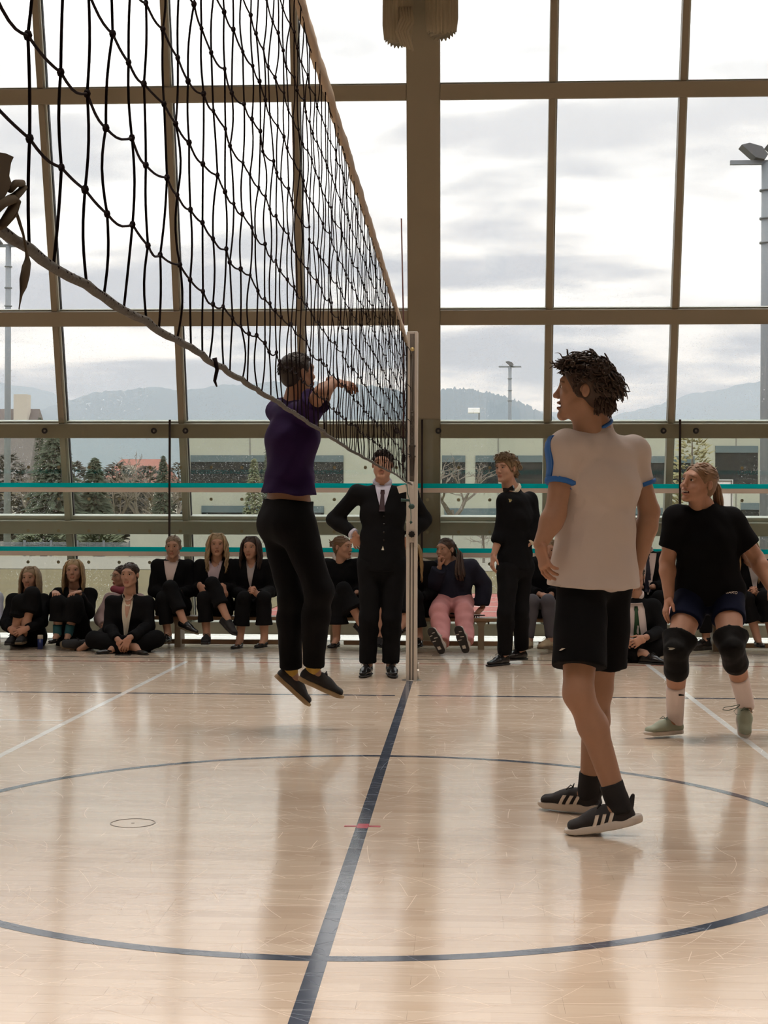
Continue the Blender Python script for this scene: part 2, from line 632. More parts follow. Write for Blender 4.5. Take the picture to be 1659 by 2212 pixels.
def glass_material(name, drops, tintc=(0.985, 0.99, 0.99), refl=0.05):
    m = bpy.data.materials.new(name)
    m.use_nodes = True
    t = NT(m.node_tree)
    fr = t.n('ShaderNodeLayerWeight', ins={'Blend': 0.12})
    tr = t.n('ShaderNodeBsdfTransparent', ins={'Color': tintc})
    gl = t.n('ShaderNodeBsdfGlossy', ins={'Roughness': 0.02, 'Color': (1, 1, 1)})
    fac = t.m('ADD', refl*0.5, t.m('MULTIPLY', fr.outputs['Fresnel'], 0.55))
    mx = t.n('ShaderNodeMixShader', ins={0: fac, 1: tr, 2: gl})
    out = mx.outputs[0]
    if drops:
        g = t.n('ShaderNodeNewGeometry')
        big = t.n('ShaderNodeTexNoise', ins={'Vector': g.outputs['Position'], 'Scale': 1.3, 'Detail': 2.0})
        s3 = t.n('ShaderNodeSeparateXYZ', ins={0: g.outputs['Position']})
        low_ = t.m('SUBTRACT', 1.0, t.smooth(s3.outputs[2], 1.6, 5.0))
        acc = None
        for sc, r0, keep in ((70, 0.20, 0.55), (34, 0.16, 0.75)):
            vo = t.n('ShaderNodeTexVoronoi', ins={'Vector': g.outputs['Position'], 'Scale': float(sc)})
            hit = t.m('SUBTRACT', 1.0, t.smooth(vo.outputs['Distance'], r0*0.6, r0*1.2))
            s4 = t.n('ShaderNodeSeparateColor', ins={0: vo.outputs['Color']})
            sel = t.m('GREATER_THAN', s4.outputs[0], keep)
            h = t.m('MULTIPLY', hit, sel)
            acc = h if acc is None else t.m('MAXIMUM', acc, h)
        acc = t.m('MULTIPLY', t.m('MULTIPLY', acc, t.smooth(big, 0.35, 0.6)), t.m('MULTIPLY', low_, drops))
        dr = t.n('ShaderNodeBsdfTranslucent', ins={'Color': (0.85, 0.87, 0.9)})
        mx2 = t.n('ShaderNodeMixShader', ins={0: acc, 1: out, 2: dr})
        out = mx2.outputs[0]
    t.n('ShaderNodeOutputMaterial', ins={'Surface': out})
    return m


M_PANE = glass_material('rain_spotted_glass', 0.55)
M_BARRIER = glass_material('barrier_glass', 0.0, (0.962, 0.985, 0.972), 0.045)

CA = math.cos(FANG)
SX0, SDX = -0.366, 1.203


def slp(z):
    return z/CA


# horizontal beams: (z0, z1)
BEAMS = [(0.062, 0.188), (1.083, 1.215), (2.04, 2.18), (3.115, 3.255), (5.145, 5.285), (CEIL-0.16, CEIL+0.02)]
XA, XB = -HX, HX
for i, (z0, z1) in enumerate(BEAMS):
    b = MB()
    for xa, xb in ((XA, SX0-0.157), (SX0+0.157, XB)):
        b.box((xa, -0.02, slp(z0)), (xb, 0.16, slp(z1)), bev=0.006)
    b.build('transom', M_FRAME_LIT if i < 2 else M_FRAME, front)
    if i > 0:
        b = MB()
        for xa, xb in ((XA, SX0-0.157), (SX0+0.157, XB)):
            b.box((xa, 0.045, slp(z1)), (xb, 0.13, slp(z1)+(0.038 if i == 1 else 0.014)), bev=0.003)
        b.build('sill_profile', M_REVEAL, front)
# the broad column
MB().box((SX0-0.157, -0.02, -0.02), (SX0+0.157, 0.22, slp(CEIL)+0.1), bev=0.008).build('column', M_FRAME, front)
# mullions between the beams
rows = [(0.0, BEAMS[0][0])]+[(BEAMS[i][1], BEAMS[i+1][0]) for i in range(len(BEAMS)-1)]
nl, nr = 13, 14
for k in range(-nl, nr):
    if k == 0:
        continue
    x = SX0+k*SDX
    sgn = -1 if x < 0 else 1
    for ri, (z0, z1) in enumerate(rows):
        if ri == 0:
            continue
        b = MB()
        b.cur = 0
        b.box((x-0.034, 0.005, slp(z0)), (x+0.024, 0.13, slp(z1)), bev=0.003)
        b.cur = 1
        b.box((x+0.024, 0.03, slp(z0)), (x+0.040, 0.13, slp(z1)))
        b.cur = 2
        b.box((x+0.040, 0.07, slp(z0)), (x+0.047, 0.12, slp(z1)))
        b.build('mullion', [M_FRAME_LIT if ri < 3 else M_FRAME, M_REVEAL, M_SEAL], front)
# panes
pane_cache = {}
for k in range(-nl, nr-1):
    xa = SX0+k*SDX+(0.157 if k == 0 else 0.047)
    xb = SX0+(k+1)*SDX-(0.157 if k == -1 else 0.034)
    for ri, (z0, z1) in enumerate(rows):
        key = (round(xb-xa, 3), ri)
        if key not in pane_cache:
            b = MB().box((0, 0.085, slp(z0)), (xb-xa, 0.097, slp(z1)))
            me = np_mesh('glass_pane', np.array(b.v), b.f, smooth=False)
            me.materials.append(M_PANE)
            pane_cache[key] = me
        o = bpy.data.objects.new('glass_pane', pane_cache[key])
        COL.objects.link(o)
        o.parent = front
        o.location = (xa, 0, 0)

# ------------------------------------------------------------------ upright glass barrier in front of it
GY = 14.63
GTOP = 2.215


def film_material(name, col, tr):
    """thin translucent film stuck on glass"""
    m = bpy.data.materials.new(name)
    m.use_nodes = True
    t = NT(m.node_tree)
    a = t.n('ShaderNodeBsdfDiffuse', ins={'Color': col})
    c = t.n('ShaderNodeBsdfTranslucent', ins={'Color': col})
    mx = t.n('ShaderNodeMixShader', ins={0: tr, 1: a, 2: c})
    t.n('ShaderNodeOutputMaterial', ins={'Surface': mx})
    return m


M_TEAL = film_material('teal_stripe', (0.006, 0.66, 0.68), 0.6)
M_PALE = film_material('pale_stripe', (0.80, 0.70, 0.62), 0.5)
M_DOT = film_material('matt_dot', (0.36, 0.33, 0.22), 0.4)
joints = [Q(x_, 905, GY)[0] for x_ in (-190, 367, 912, 1469, 2026)]
places = ['at the left end', 'behind the jumping player', 'right of the net post', 'at the right end']
fixpx = [(97, 333), (401, 857), (947, 1433), (1503, 1990)]
for i in range(4):
    xa, xb = joints[i]+0.011, joints[i+1]-0.011
    t_ = empty('glass_barrier', ((xa+xb)/2, GY, 0))
    tag(t_, 'clear glass barrier panel with two teal stripes '+places[i], 'glass panel', 'glass barrier panels along the window front')
    ox = (xa+xb)/2
    MB().box((xa-ox, -0.006, 0.0), (xb-ox, 0.006, GTOP), bev=0.0).build('pane', M_BARRIER, t_)
    for zc in (1.553, 0.921):
        z_ = zc-0.008
        MB().box((xa-ox, -0.0095, z_), (xb-ox, -0.0062, z_+0.044)).build('teal_stripe', M_TEAL, t_)
        MB().box((xa-ox, -0.0095, z_-0.046), (xb-ox, -0.0062, z_)).build('pale_stripe', M_PALE, t_)
    MB().box((xb-ox+0.001, -0.012, 0.0), (xb-ox+0.021, 0.012, GTOP)).build('joint_strip', M('joint_black', (0.015, 0.006, 0.006), 0.5), t_)
    for px in fixpx[i]:
        fx = Q(px, 931, GY)
        b = MB()
        b.disc((fx[0]-ox, -0.006, 2.105), (0, -1, 0), 0.029, 0.012, 20, 0.013)
        b.build('fixing', M('black_rubber', (0.012, 0.010, 0.010), 0.5), t_, True)
        MB().disc((fx[0]-ox, -0.010, 2.105), (0, -1, 0), 0.013, 0.004, 12).build('bolt', M('steel_bolt', (0.30, 0.28, 0.25), 0.35, 0.8), t_, True)
    b = MB()
    nx0 = math.ceil((xa-joints[0]-0.26)/0.3044)
    for r_, zr in enumerate((1.745, 1.43, 1.115, 0.805, 0.49)):
        for q in range(60):
            xx = Q(62, 1008, GY)[0]+(q-10)*0.3044
            if xa+0.04 < xx < xb-0.04:
                b.disc((xx-ox, -0.0062, zr), (0, -1, 0), 0.0165, 0.002, 10)
    tag(b.build('marker_dots', M_DOT, t_), kind='stuff')

# ------------------------------------------------------------------ unseen fill lights under the ceiling, added to brighten floor and people
M_FILLH = M('fill_housing', (0.7, 0.7, 0.7), 0.4)
li = 0
FILL_W = 80.0
cols_ = {-12: 'in the outer left row', -6: 'in the left row', 0: 'in the middle row', 6: 'in the right row', 12: 'in the outer right row'}
rows_ = {-5.0: 'over the rear court', 2.5: 'over the near court', 9.0: 'over the far court'}
where = {(x_, y_): cols_[x_]+' '+rows_[y_] for x_ in cols_ for y_ in rows_}
for (x, y), wtx in where.items():
    t_ = empty('ceiling_fill', (x, y, CEIL))
    tag(t_, 'added ceiling fill light '+wtx, 'lamp', 'added ceiling fill lights')
    b = MB()
    b.box((-1.8, -0.72, -0.10), (1.8, 0.72, 0.0), bev=0.01)
    b.build('housing', M_FILLH, t_)
    ld = bpy.data.lights.new('fill_light', 'AREA')
    ld.shape = 'RECTANGLE'
    ld.size = 3.4
    ld.size_y = 1.3
    ld.energy = FILL_W*(1.15 if y > 5 else 1.0)
    ld.spread = math.radians(100 if y > 5 else 62)
    ld.color = (1.0, 0.91, 0.83)
    lo_ = bpy.data.objects.new('fill_light', ld)
    COL.objects.link(lo_)
    lo_.parent = t_
    lo_.location = (0, 0, -0.11)

# ================================================================== outside
M_GRASS = M('winter_grass', (0.098, 0.072, 0.022), 0.95, vary=(0.6, 0.25))
M_GRAVEL = M('pale_gravel', (0.185, 0.165, 0.128), 0.95, vary=(5.0, 0.25))
M_TRACK = M('red_track', (0.28, 0.070, 0.056), 0.9, vary=(2.0, 0.08))
M_PAVE = M('pale_paving', (0.60, 0.58, 0.53), 0.7, vary=(2.0, 0.06))
g = MB()
g.add([(-900, FY0+0.05, -0.08), (900, FY0+0.05, -0.08), (3500, 5200, -30), (-3500, 5200, -30)], [(0, 1, 2, 3)])
tag(g.build('ground', M('meadow', (0.26, 0.25, 0.15), 0.95, vary=(0.02, 0.3))), kind='structure')


def slab(name, x0, x1, y0, y1, z0, z1, m_):
    return tag(MB().box((x0, y0, z0), (x1, y1, z1)).build(name, m_), kind='structure')


slab('terrace', -40, 40, FY0+0.06, 17.3, -0.3, -0.06, M_PAVE)
tr_ = slab('running_track', -60, 60, 17.3, 26.6, -0.3, -0.055, M_TRACK)
for i in range(1, 7):
    yy = 17.3+i*1.3
    MB().box((-60, yy-0.03, -0.06), (60, yy+0.03, -0.049)).build('lane_line', M('lane_paint', (0.5, 0.40, 0.37), 0.8), tr_)
slab('lawn', -60, 60, 26.6, 38.5, -0.3, -0.05, M_GRASS)
slab('gravel_strip', -70, 70, 38.5, 52.0, -0.3, -0.03, M_GRAVEL)
# the lawn reaches up to the terrace on the left half
slab('lawn_left', -60, -2.75, 17.2, 27.0, -0.3, -0.045, M_GRASS)

# long pale school building
M_CONC = M('pale_concrete', (0.42, 0.415, 0.335), 0.85, vary=(0.5, 0.05))
M_WIN = M('dark_window', (0.012, 0.015, 0.015), 0.9)
M_BLIND = M('window_head', (0.10, 0.14, 0.15), 0.7)
M_JOINT = M('panel_joint', (0.18, 0.17, 0.15), 0.8)
BY = 62.0


def bx(px):
    return Q(px, 1000, BY)[0]


def bz(py):
    return Q(1000, py, BY)[2]


bl = empty('school_building', (bx(1100), BY, 0))
tag(bl, 'long pale concrete school building with dark ribbon windows beyond the sports field', 'building')
ox = bx(1100)
xL, xR = bx(403), bx(2400)
b = MB()
b.box((xL-ox, 0, -0.5), (xR-ox, 9, bz(944)))
b.build('wall', M_CONC, bl)
b = MB()
b.box((bx(1052)-ox, 1.2, bz(944)), (xR-ox, 8.8, bz(903)))
b.build('roof_storey', M('white_render', (0.55, 0.55, 0.52), 0.8), bl)
for pa, pb, ya, yb in ((412, 742, 984, 1052), (955, 1005, 984, 1050), (1027, 1076, 984, 1050), (1107, 1176, 984, 1050), (1200, 1500, 985, 1050),
                       (1545, 1637, 963, 1048), (1700, 1990, 980, 1050),
                       (436, 700, 1094, 1130), (960, 1075, 1098, 1135), (1210, 1440, 1096, 1130), (1600, 1640, 1085, 1130)):
    w_ = empty('window', ((bx(pa)+bx(pb))/2-ox, 0, 0), bl)
    wx = (bx(pb)-bx(pa))/2
    MB().box((-wx, -0.03, bz(yb)), (wx, 0.05, bz(ya))).build('pane', M_WIN, w_)
    MB().box((-wx, -0.07, bz(ya)-0.28), (wx, 0.02, bz(ya))).build('blind_box', M_BLIND, w_)
for px in (540, 1076, 1345, 1590):
    x_ = bx(px)-ox
    MB().box((x_-0.02, -0.02, bz(1095)), (x_+0.02, 0.03, bz(946))).build('panel_joint', M_JOINT, bl)

# concrete garden wall in front
wl = empty('garden_wall', (bx(900), 51.5, 0))
tag(wl, 'low pale concrete wall panels edging the gravel strip', 'wall')
wx0, wx1 = Q(281, 1180, 51.5)[0], Q(1900, 1180, 51.5)[0]
n_ = 16
for i in range(n_):
    xa = wx0+(wx1-wx0)*i/n_
    xb = wx0+(wx1-wx0)*(i+1)/n_
    MB().box((xa-bx(900), 0, -0.2), (xb-bx(900)-0.04, 0.25, Q(500, 1146, 51.5)[2]), bev=0.01).build('wall_panel', M_CONC, wl)
# dark fence / cars strip left of it
fe = empty('mesh_fence', (Q(120, 1200, 52)[0], 52, 0))
tag(fe, 'grey mesh fence behind the lawn at the left', 'fence')
fx0, fx1 = Q(-60, 1200, 52)[0], Q(281, 1200, 52)[0]
cx_ = Q(120, 1200, 52)[0]
ztop = Q(120, 1172, 52)[2]
b = MB()
for k in range(90):
    x_ = fx0+(fx1-fx0)*k/89-cx_
    b.box((x_-0.007, -0.006, 0), (x_+0.007, 0.006, ztop))
for zz in np.linspace(0.1, ztop, 9):
    b.box((fx0-cx_, -0.005, zz-0.012), (fx1-cx_, 0.005, zz+0.012))
tag(b.build('mesh', M('fence_grey', (0.17, 0.18, 0.19), 0.6), fe), kind='stuff')
for k in range(7):
    x_ = fx0+(fx1-fx0)*k/6-cx_
    MB().box((x_-0.04, -0.03, -0.1), (x_+0.04, 0.03, ztop+0.08)).build('post', M('fence_grey', (0.17, 0.18, 0.19)), fe)

# floodlight masts
M_MAST = M('galvanised_mast', (0.20, 0.22, 0.235), 0.7, 0.0)
M_LAMPF = M('flood_casing', (0.10, 0.105, 0.11), 0.7)


def mast(px, ytop, Y, wpx, label, tilt=1, nl_=3):
    base = Q(px, 1000, Y)
    x0 = base[0]
    h = Q(px, ytop, Y)[2]
    r0 = wpx/2*Y/F_PX
    t_ = empty('floodlight_mast', (x0, Y, -0.1))
    tag(t_, label, 'floodlight', 'floodlight masts round the sports field')
    b = MB()
    b.tube([(0, 0, 0), (0, 0, h*0.5), (0, 0, h)], [r0*1.15, r0*1.02, r0*0.9], 12)
    b.build('mast', M_MAST, t_, True)
    for f in (0.80, 0.86, 0.93):
        MB().tube([(0, 0, h*f), (0, 0, h*f+0.05)], r0*1.25, 12).build('collar', M_MAST, t_, True)
    b = MB()
    b.box((-r0*6.0, -0.06, h-0.05), (r0*6.0, 0.06, h+0.08))
    b.build('crossbar', M_MAST, t_)
    for i in range(nl_):
        cxl = (i-(nl_-1)/2)*r0*4.2
        b = MB()
        s_ = r0*2.0
        poly = [(-1.15*s_*tilt, 1.35*s_), (-0.5*s_*tilt, 1.5*s_), (0.5*s_*tilt, 1.2*s_), (1.0*s_*tilt, 0.55*s_), (0.75*s_*tilt, 0.15*s_), (0.0, 0.30*s_)]
        b.prism([(p[0]+cxl, p[1]+h) for p in poly], 1, -0.75*s_, 0.75*s_)
        b.build('lamp_head', M_LAMPF, t_)


mast(16, 527, 70, 13.5, 'grey floodlight mast standing at the far left edge', 1, 3)
mast(1656, 345, 46, 26, 'thick grey floodlight mast at the right edge of the view', 1, 2)
mast(1101, 790, 128, 8.0, 'slim distant floodlight mast just left of the white-shirted player', 1, 1)
lp = Q(1035, 912, 100)
t_ = empty('street_lamp', (lp[0], 100, -0.1))
tag(t_, 'small distant street lamp left of the slim floodlight mast', 'street lamp')
MB().tube([(0, 0, 0), (0, 0, Q(1035, 885, 100)[2])], 0.06, 6).build('pole', M_MAST, t_)
b = MB()
b.box((-0.75, -0.15, Q(1035, 886, 100)[2]-0.1), (0.05, 0.15, Q(1035, 883, 100)[2]+0.15), bev=0.03)
b.build('lamp_head', M('lamp_white', (0.8, 0.8, 0.8)), t_)

# outdoor basketball board
bbY = 33.0
c_ = Q(1562, 1065, bbY)
t_ = empty('basketball_board', (c_[0], bbY, -0.05))
tag(t_, 'white outdoor basketball backboard with dark border behind the laughing player', 'backboard')
hw = (Q(1584, 1065, bbY)[0]-Q(1541, 1065, bbY)[0])/2
zt, zb = Q(1560, 1031, bbY)[2], Q(1560, 1100, bbY)[2]
MB().box((-hw, 0, zb), (hw, 0.05, zt)).build('board', M('board_white', (0.85, 0.82, 0.80), 0.6), t_)
b = MB()
for (xa, xb, za, zc) in ((-hw+0.02, hw-0.02, zt-0.045, zt-0.015), (-hw+0.02, hw-0.02, zb+0.015, zb+0.045), (-hw+0.02, -hw+0.05, zb+.015, zt-.015), (hw-0.05, hw-0.02, zb+.015, zt-.015)):
    b.box((xa, -0.012, za), (xb, 0.0, zc))
b.build('border', M_JOINT, t_)
MB().box((-0.07, 0.06, 0), (0.07, 0.2, zb+0.3)).build('post', M_MAST, t_)

# ------------------------------------------------------------------ trees
M_BARK = M('grey_bark', (0.17, 0.14, 0.11), 0.9)
M_CONIF = M('conifer_green', (0.050, 0.064, 0.036), 0.9, vary=(1.5, 0.35))
M_BUSH = M('bush_green', (0.10, 0.11, 0.06), 0.9, vary=(1.5, 0.35))


def conifer(px, py_top, Y, wpx, label, bushy=False, seed=1, m_=None):
    rr = random.Random(seed)
    base = Q(px, 1100, Y)
    h = Q(px, py_top, Y)[2]+0.1
    R = wpx/2*Y/F_PX
    t_ = empty('conifer' if not bushy else 'shrub', (base[0], Y, -0.1))
    tag(t_, label, 'tree' if not bushy else 'shrub')
    MB().tube([(0, 0, 0), (0, 0, h*0.6), (0, 0, h*0.97)], [R*0.09+0.05, R*0.05+0.03, 0.01], 6).build('trunk', M_BARK, t_)
    b = MB()
    nn = 1100 if not bushy else 700
    for i in range(nn):
        u = rr.random()
        if bushy:
            zz = h*(0.05+0.95*u)
            rad = R*math.sqrt(max(0.02, 1-(2*u-1)**2))
        else:
            zz = h*(0.10+0.90*u**0.85)
            rad = R*(1-u**0.85)**0.8+0.04*R
        a = rr.random()*6.283
        q = rad*(0.35+0.65*math.sqrt(rr.random()))
        s_ = R*rr.uniform(0.20, 0.38)*(1-0.5*u)
        p = np.array([q*math.cos(a), q*math.sin(a), zz])
        out = np.array([math.cos(a), math.sin(a), rr.uniform(-0.5, 0.1) if not bushy else rr.uniform(-.2, .8)])
        side = np.array([-math.sin(a), math.cos(a), 0])
        tip = p+out*s_*1.5
        up_ = np.array([0, 0, s_*0.45])
        b.add([p-side*s_*0.5, p+side*s_*0.5, tip, p+up_], [(0, 1, 2), (0, 2, 3), (1, 3, 2), (0, 3, 1)])
    tag(b.build('foliage', m_ or (M_BUSH if bushy else M_CONIF), t_), kind='stuff')


def bare_tree(px, py_top, Y, label, seed=1, depth=6, spread=0.5, trunk=None):
    rr = random.Random(seed)
    base = Q(px, 1100, Y)
    h = Q(px, py_top, Y)[2]+0.1
    t_ = empty('bare_tree', (base[0], Y, -0.1))
    tag(t_, label, 'tree')
    tb, br = MB(), MB()

    def grow(p, d, L, r, k):
        q = p+d*L
        mid = (p+q)/2+np.array([rr.gauss(0, .05), rr.gauss(0, .05), 0])*L
        (tb if k == 0 else br).tube([p, mid, q], [r, r*0.85, r*0.7], 4 if k < 2 else 3, cap=False)
        if k >= depth:
            return
        for _ in range(3 if k < 3 else 2):
            nd = d+np.array([rr.gauss(0, spread), rr.gauss(0, spread), rr.gauss(0.05, spread*0.6)])
            nd /= np.linalg.norm(nd)
            grow(p+(q-p)*rr.uniform(0.6, 1.0), nd, L*rr.uniform(0.55, 0.8), r*0.66, k+1)
    grow(np.zeros(3), np.array([0, 0, 1.0]), h*0.30, h*0.022, 0)
    tb.build('trunk', M_BARK, t_)
    tag(br.build('branches', M_BARK, t_), kind='stuff')


conifer(118, 935, 57, 135, 'broad dark conifer beyond the left glass panel', seed=2)
conifer(205, 990, 58, 90, 'smaller conifer right of the broad dark one', seed=3)
conifer(85, 903, 75, 40, 'narrow pointed conifer behind the broad dark one', seed=8)
conifer(352, 985, 58, 52, 'slim conifer left of the school building corner', seed=4)
conifer(548, 992, 57, 55, 'light green conifer in front of the school windows', seed=5, m_=M('light_conifer', (0.15, 0.16, 0.08), 0.9, vary=(1.5, 0.3)))
conifer(582, 945, 60, 50, 'grey green pine reaching above the school windows', seed=6)
conifer(1495, 930, 48, 95, 'pale yellow green shrub behind the laughing player', True, seed=7, m_=M('willow_yellow', (0.30, 0.27, 0.13), 0.9, vary=(1.0, 0.3)))
conifer(95, 1150, 54.5, 110, 'dark rounded bush along the fence at the left', True, seed=9)
conifer(215, 1148, 54.5, 90, 'dark clipped bush between fence and wall', True, seed=10)
M_THICK = M('bare_thicket', (0.085, 0.075, 0.062), 0.95, vary=(1.0, 0.4))
for k_, (px_, py_, wp_, lab_) in enumerate(((18, 985, 110, 'brown thicket below the steep dark roof'), (160, 1000, 90, 'brown thicket between the two left conifers'),
                                            (252, 1002, 90, 'brown thicket left of the red roof'), (318, 1008, 80, 'brown thicket right of the red roof'), (386, 1000, 60, 'brown thicket at the school corner'))):
    conifer(px_, py_, 78+k_, wp_, lab_, True, seed=60+k_, m_=M_THICK)
bare_tree(245, 945, 66, 'bare winter tree behind the left glass panel', 11, 6)
bare_tree(300, 942, 70, 'tall bare tree above the red roof', 12, 6)
bare_tree(345, 950, 72, 'bare tree beside the slim conifer', 13, 6)
bare_tree(180, 955, 72, 'bare tree behind the broad conifer', 17, 6)
bare_tree(60, 950, 74, 'bare tree beside the steep dark roof', 18, 6)
bare_tree(385, 965, 75, 'thin bare tree at the corner of the school', 19, 6)
bare_tree(975, 860, 55, 'bare tree in front of the school right of the column', 14, 7, 0.55)
bare_tree(1045, 1080, 46, 'small bare tree right of the column near the wall', 15, 6, 0.7)
bare_tree(610, 1080, 46, 'low bare tree behind the purple-shirted player', 16, 6, 0.7)

# houses at the left
M_ROOFR = M('red_tiles', (0.24, 0.085, 0.06), 0.85, vary=(2.0, 0.15))
M_ROOFD = M('dark_tiles', (0.13, 0.11, 0.10), 0.85, vary=(2.0, 0.15))
M_PLAST = M('house_plaster', (0.48, 0.44, 0.38), 0.9)


def house(pxa, pxb, py_eave, py_ridge, Y, label, roof, chim=False):
    xa, xb = Q(pxa, 1000, Y)[0], Q(pxb, 1000, Y)[0]
    c = (xa+xb)/2
    hw_ = (xb-xa)/2
    ze, zr = Q(pxa, py_eave, Y)[2], Q(pxa, py_ridge, Y)[2]
    t_ = empty('house', (c, Y, 0))
    tag(t_, label, 'house')
    MB().box((-hw_*0.92, 0, -0.5), (hw_*0.92, 9, ze)).build('wall', M_PLAST, t_)
    b = MB()
    b.add([(-hw_, -0.6, ze-0.1), (hw_, -0.6, ze-0.1), (hw_*0.8, 4.5, zr), (-hw_*0.8, 4.5, zr), (-hw_, 9.6, ze-0.1), (hw_, 9.6, ze-0.1)],
          [(0, 1, 2, 3), (2, 5, 4, 3), (0, 3, 4), (1, 5, 2), (0, 4, 5, 1)])
    rf = b.build('roof', roof, t_)
    for q in (-0.45, 0.0, 0.45):
        w_ = MB().box((q*hw_-0.5, -0.05, ze-1.9), (q*hw_+0.5, 0.05, ze-0.6)).build('window', M_WIN, t_)
    if chim:
        MB().box((hw_*0.3, 3.4, zr-1.2), (hw_*0.3+0.9, 4.3, zr+0.9)).build('chimney', M_PLAST, rf)
    dm = MB()
    dm.box((-hw_*0.25, 0.4, ze), (hw_*0.05, 2.2, ze+1.0))
    dm.build('dormer', M_PLAST, rf)


house(-130, 62, 1060, 872, 95, 'steep dark roofed house at the far left', M_ROOFD, True)
house(215, 335, 1040, 985, 90, 'red roofed house between the bare trees', M_ROOFR)

# ------------------------------------------------------------------ wooded hills far away
M_HILL = M('wooded_hill', (0.045, 0.065, 0.060), 1.0, vary=(0.008, 0.35))


def ridge(name, prof, Y, label, seed, m_, jag=1.0):
    """prof: [(px, py)] skyline; a hill body with depth behind it"""
    rr = random.Random(seed)
    xs = np.linspace(prof[0][0], prof[-1][0], 420)
    ys = np.interp(xs, [p[0] for p in prof], [p[1] for p in prof])
    vs, fs = [], []
    for x_, y_ in zip(xs, ys):
        j = rr.uniform(-1, 1)*jag*1.6+math.sin(x_*0.05)*1.5
        p = Q(x_, y_+j, Y)
        foot = Q(x_, 1115, Y*0.72)
        mid = Q(x_, (y_+1115)/2+18+math.sin(x_*0.021+seed)*10, Y*0.88)
        sub_ = Q(x_, y_+5+(1115-y_)*0.06+math.sin(x_*0.05)*1.5, Y*0.985)
        vs += [(foot[0], foot[1], foot[2]-20), tuple(mid), tuple(sub_), tuple(p), (p[0]*1.25, p[1]*1.25, p[2]*0.6)]
    for i in range(len(xs)-1):
        for k in range(4):
            fs.append((i*5+k, (i+1)*5+k, (i+1)*5+k+1, i*5+k+1))
    b = MB().add(vs, fs)
    return tag(b.build(name, m_, None, True), kind='structure')


ridge('hill_far', [(-1500, 840), (-400, 800), (0, 826), (60, 836), (120, 852), (200, 880), (400, 900), (900, 905), (1180, 888), (1320, 900), (1400, 880), (1500, 850), (1600, 832), (1700, 815), (2200, 790), (3200, 850)], 3900, '', 1, M_HILL, 1.2)
ridge('hill_left', [(-900, 960), (-200, 930), (60, 905), (135, 866), (200, 850), (300, 838), (400, 841), (500, 832), (640, 822), (800, 832), (1000, 880), (1150, 930), (1500, 950), (2500, 960)], 3000, '', 2, M_HILL, 1.5)
ridge('hill_middle', [(500, 960), (700, 900), (860, 850), (960, 842), (1000, 838), (1050, 845), (1100, 860), (1150, 880), (1200, 905), (1300, 940), (1600, 960)], 2300, '', 3, M_HILL, 2.2)

# ------------------------------------------------------------------ damp air between the school and the hills
HAZE = bpy.data.materials.new('damp_air')
HAZE.use_nodes = True
t = NT(HAZE.node_tree)
vs_ = t.n('ShaderNodeVolumeScatter', ins={'Color': (0.63, 0.79, 1.0), 'Density': 0.00036, 'Anisotropy': 0.0})
t.n('ShaderNodeOutputMaterial', ins={'Volume': vs_})
hz = MB().box((-5200, 260, -60), (5200, 5000, 330)).build('haze', HAZE)
tag(hz, 'damp blue-grey haze lying over the valley before the hills', 'haze', None, 'stuff')

# ================================================================== net, posts, benches, curtains
M_CORD = M('net_cord', (0.010, 0.005, 0.006), 0.85, spec=0.1)
M_ROPE = M('grey_rope', (0.085, 0.078, 0.068), 0.9, bump=(160, 0.6))
M_TAPE = M('canvas_tape', (0.36, 0.28, 0.20), 0.85, bump=(60, 0.5))
M_STRAP = M('tie_strap', (0.075, 0.058, 0.038), 0.95, spec=0.1)
NZ0, NZ1 = 1.462, 2.515
NYA, NYB = 1.225, 10.62
rn = random.Random(21)


def ztop_(y):
    return 2.487+(y-3.7)*0.0045 if y > 3.7 else 2.487


def zbot_(y):
    # slack bottom rope
    return float(np.interp(y, [1.2, 1.5, 2.4, 3.5, 5.0, 7.0, 9.0, 10.7], [1.455, 1.455, 1.462, 1.463, 1.462, 1.475, 1.495, 1.492]))


net = empty('volleyball_net', (XN, YC, 0))
tag(net, 'black knotted volleyball net with beige top tape stretched down the court', 'net')
NR = 10
ncol = int(round((NYB-NYA)/0.1))+1
ys = [NYA+0.1*i for i in range(ncol)]
K = np.zeros((ncol, NR+1, 3))
for i, y in enumerate(ys):
    z0, z1 = zbot_(y), ztop_(y)-0.055
    far = max(0.0, (y-7.5)/3.2)
    for j in range(NR+1):
        f = j/NR
        zz = z0+(z1-z0)*f
        bunch = far*0.03*math.sin(f*math.pi)
        K[i, j] = (rn.gauss(0, 0.003), y-YC+rn.gauss(0, 0.0042)*(1 if 0 < j < NR else .5)+0.012*far*math.sin(7*f+y), zz-bunch+rn.gauss(0, 0.004)*(1 if 0 < j < NR else 0.1))
for i in range(ncol):
    pts = []
    for j in range(NR):
        a, c = K[i, j], K[i, j+1]
        bow = np.array([rn.gauss(0, .002), rn.gauss(0, .0042), 0])
        n_s = 6
        for q in range(n_s):
            f = q/n_s
            pts.append(a+(c-a)*f+bow*math.sin(math.pi*f))
    pts.append(K[i, NR])
    MB().tube(pts, 0.0016, 5).build('vertical_cord', M_CORD, net, True)
for j in range(1, NR+1):
    pts = []
    for i in range(ncol-1):
        a, c = K[i, j], K[i+1, j]
        sag = rn.uniform(0.001, 0.008)
        for q in range(5):
            f = q/5
            pts.append(a+(c-a)*f-np.array([0, 0, sag*math.sin(math.pi*f)]))
    pts.append(K[-1, j])
    MB().tube(pts, 0.0016, 5).build('horizontal_cord', M_CORD, net, True)
b = MB()
for i in range(ncol):
    for j in range(1, NR):
        s_ = 0.0037*rn.uniform(0.85, 1.2)
        b.ball(K[i, j], s_, 6, 4, (1, 1, 1.25))
tag(b.build('knots', M_CORD, net, True), kind='stuff')
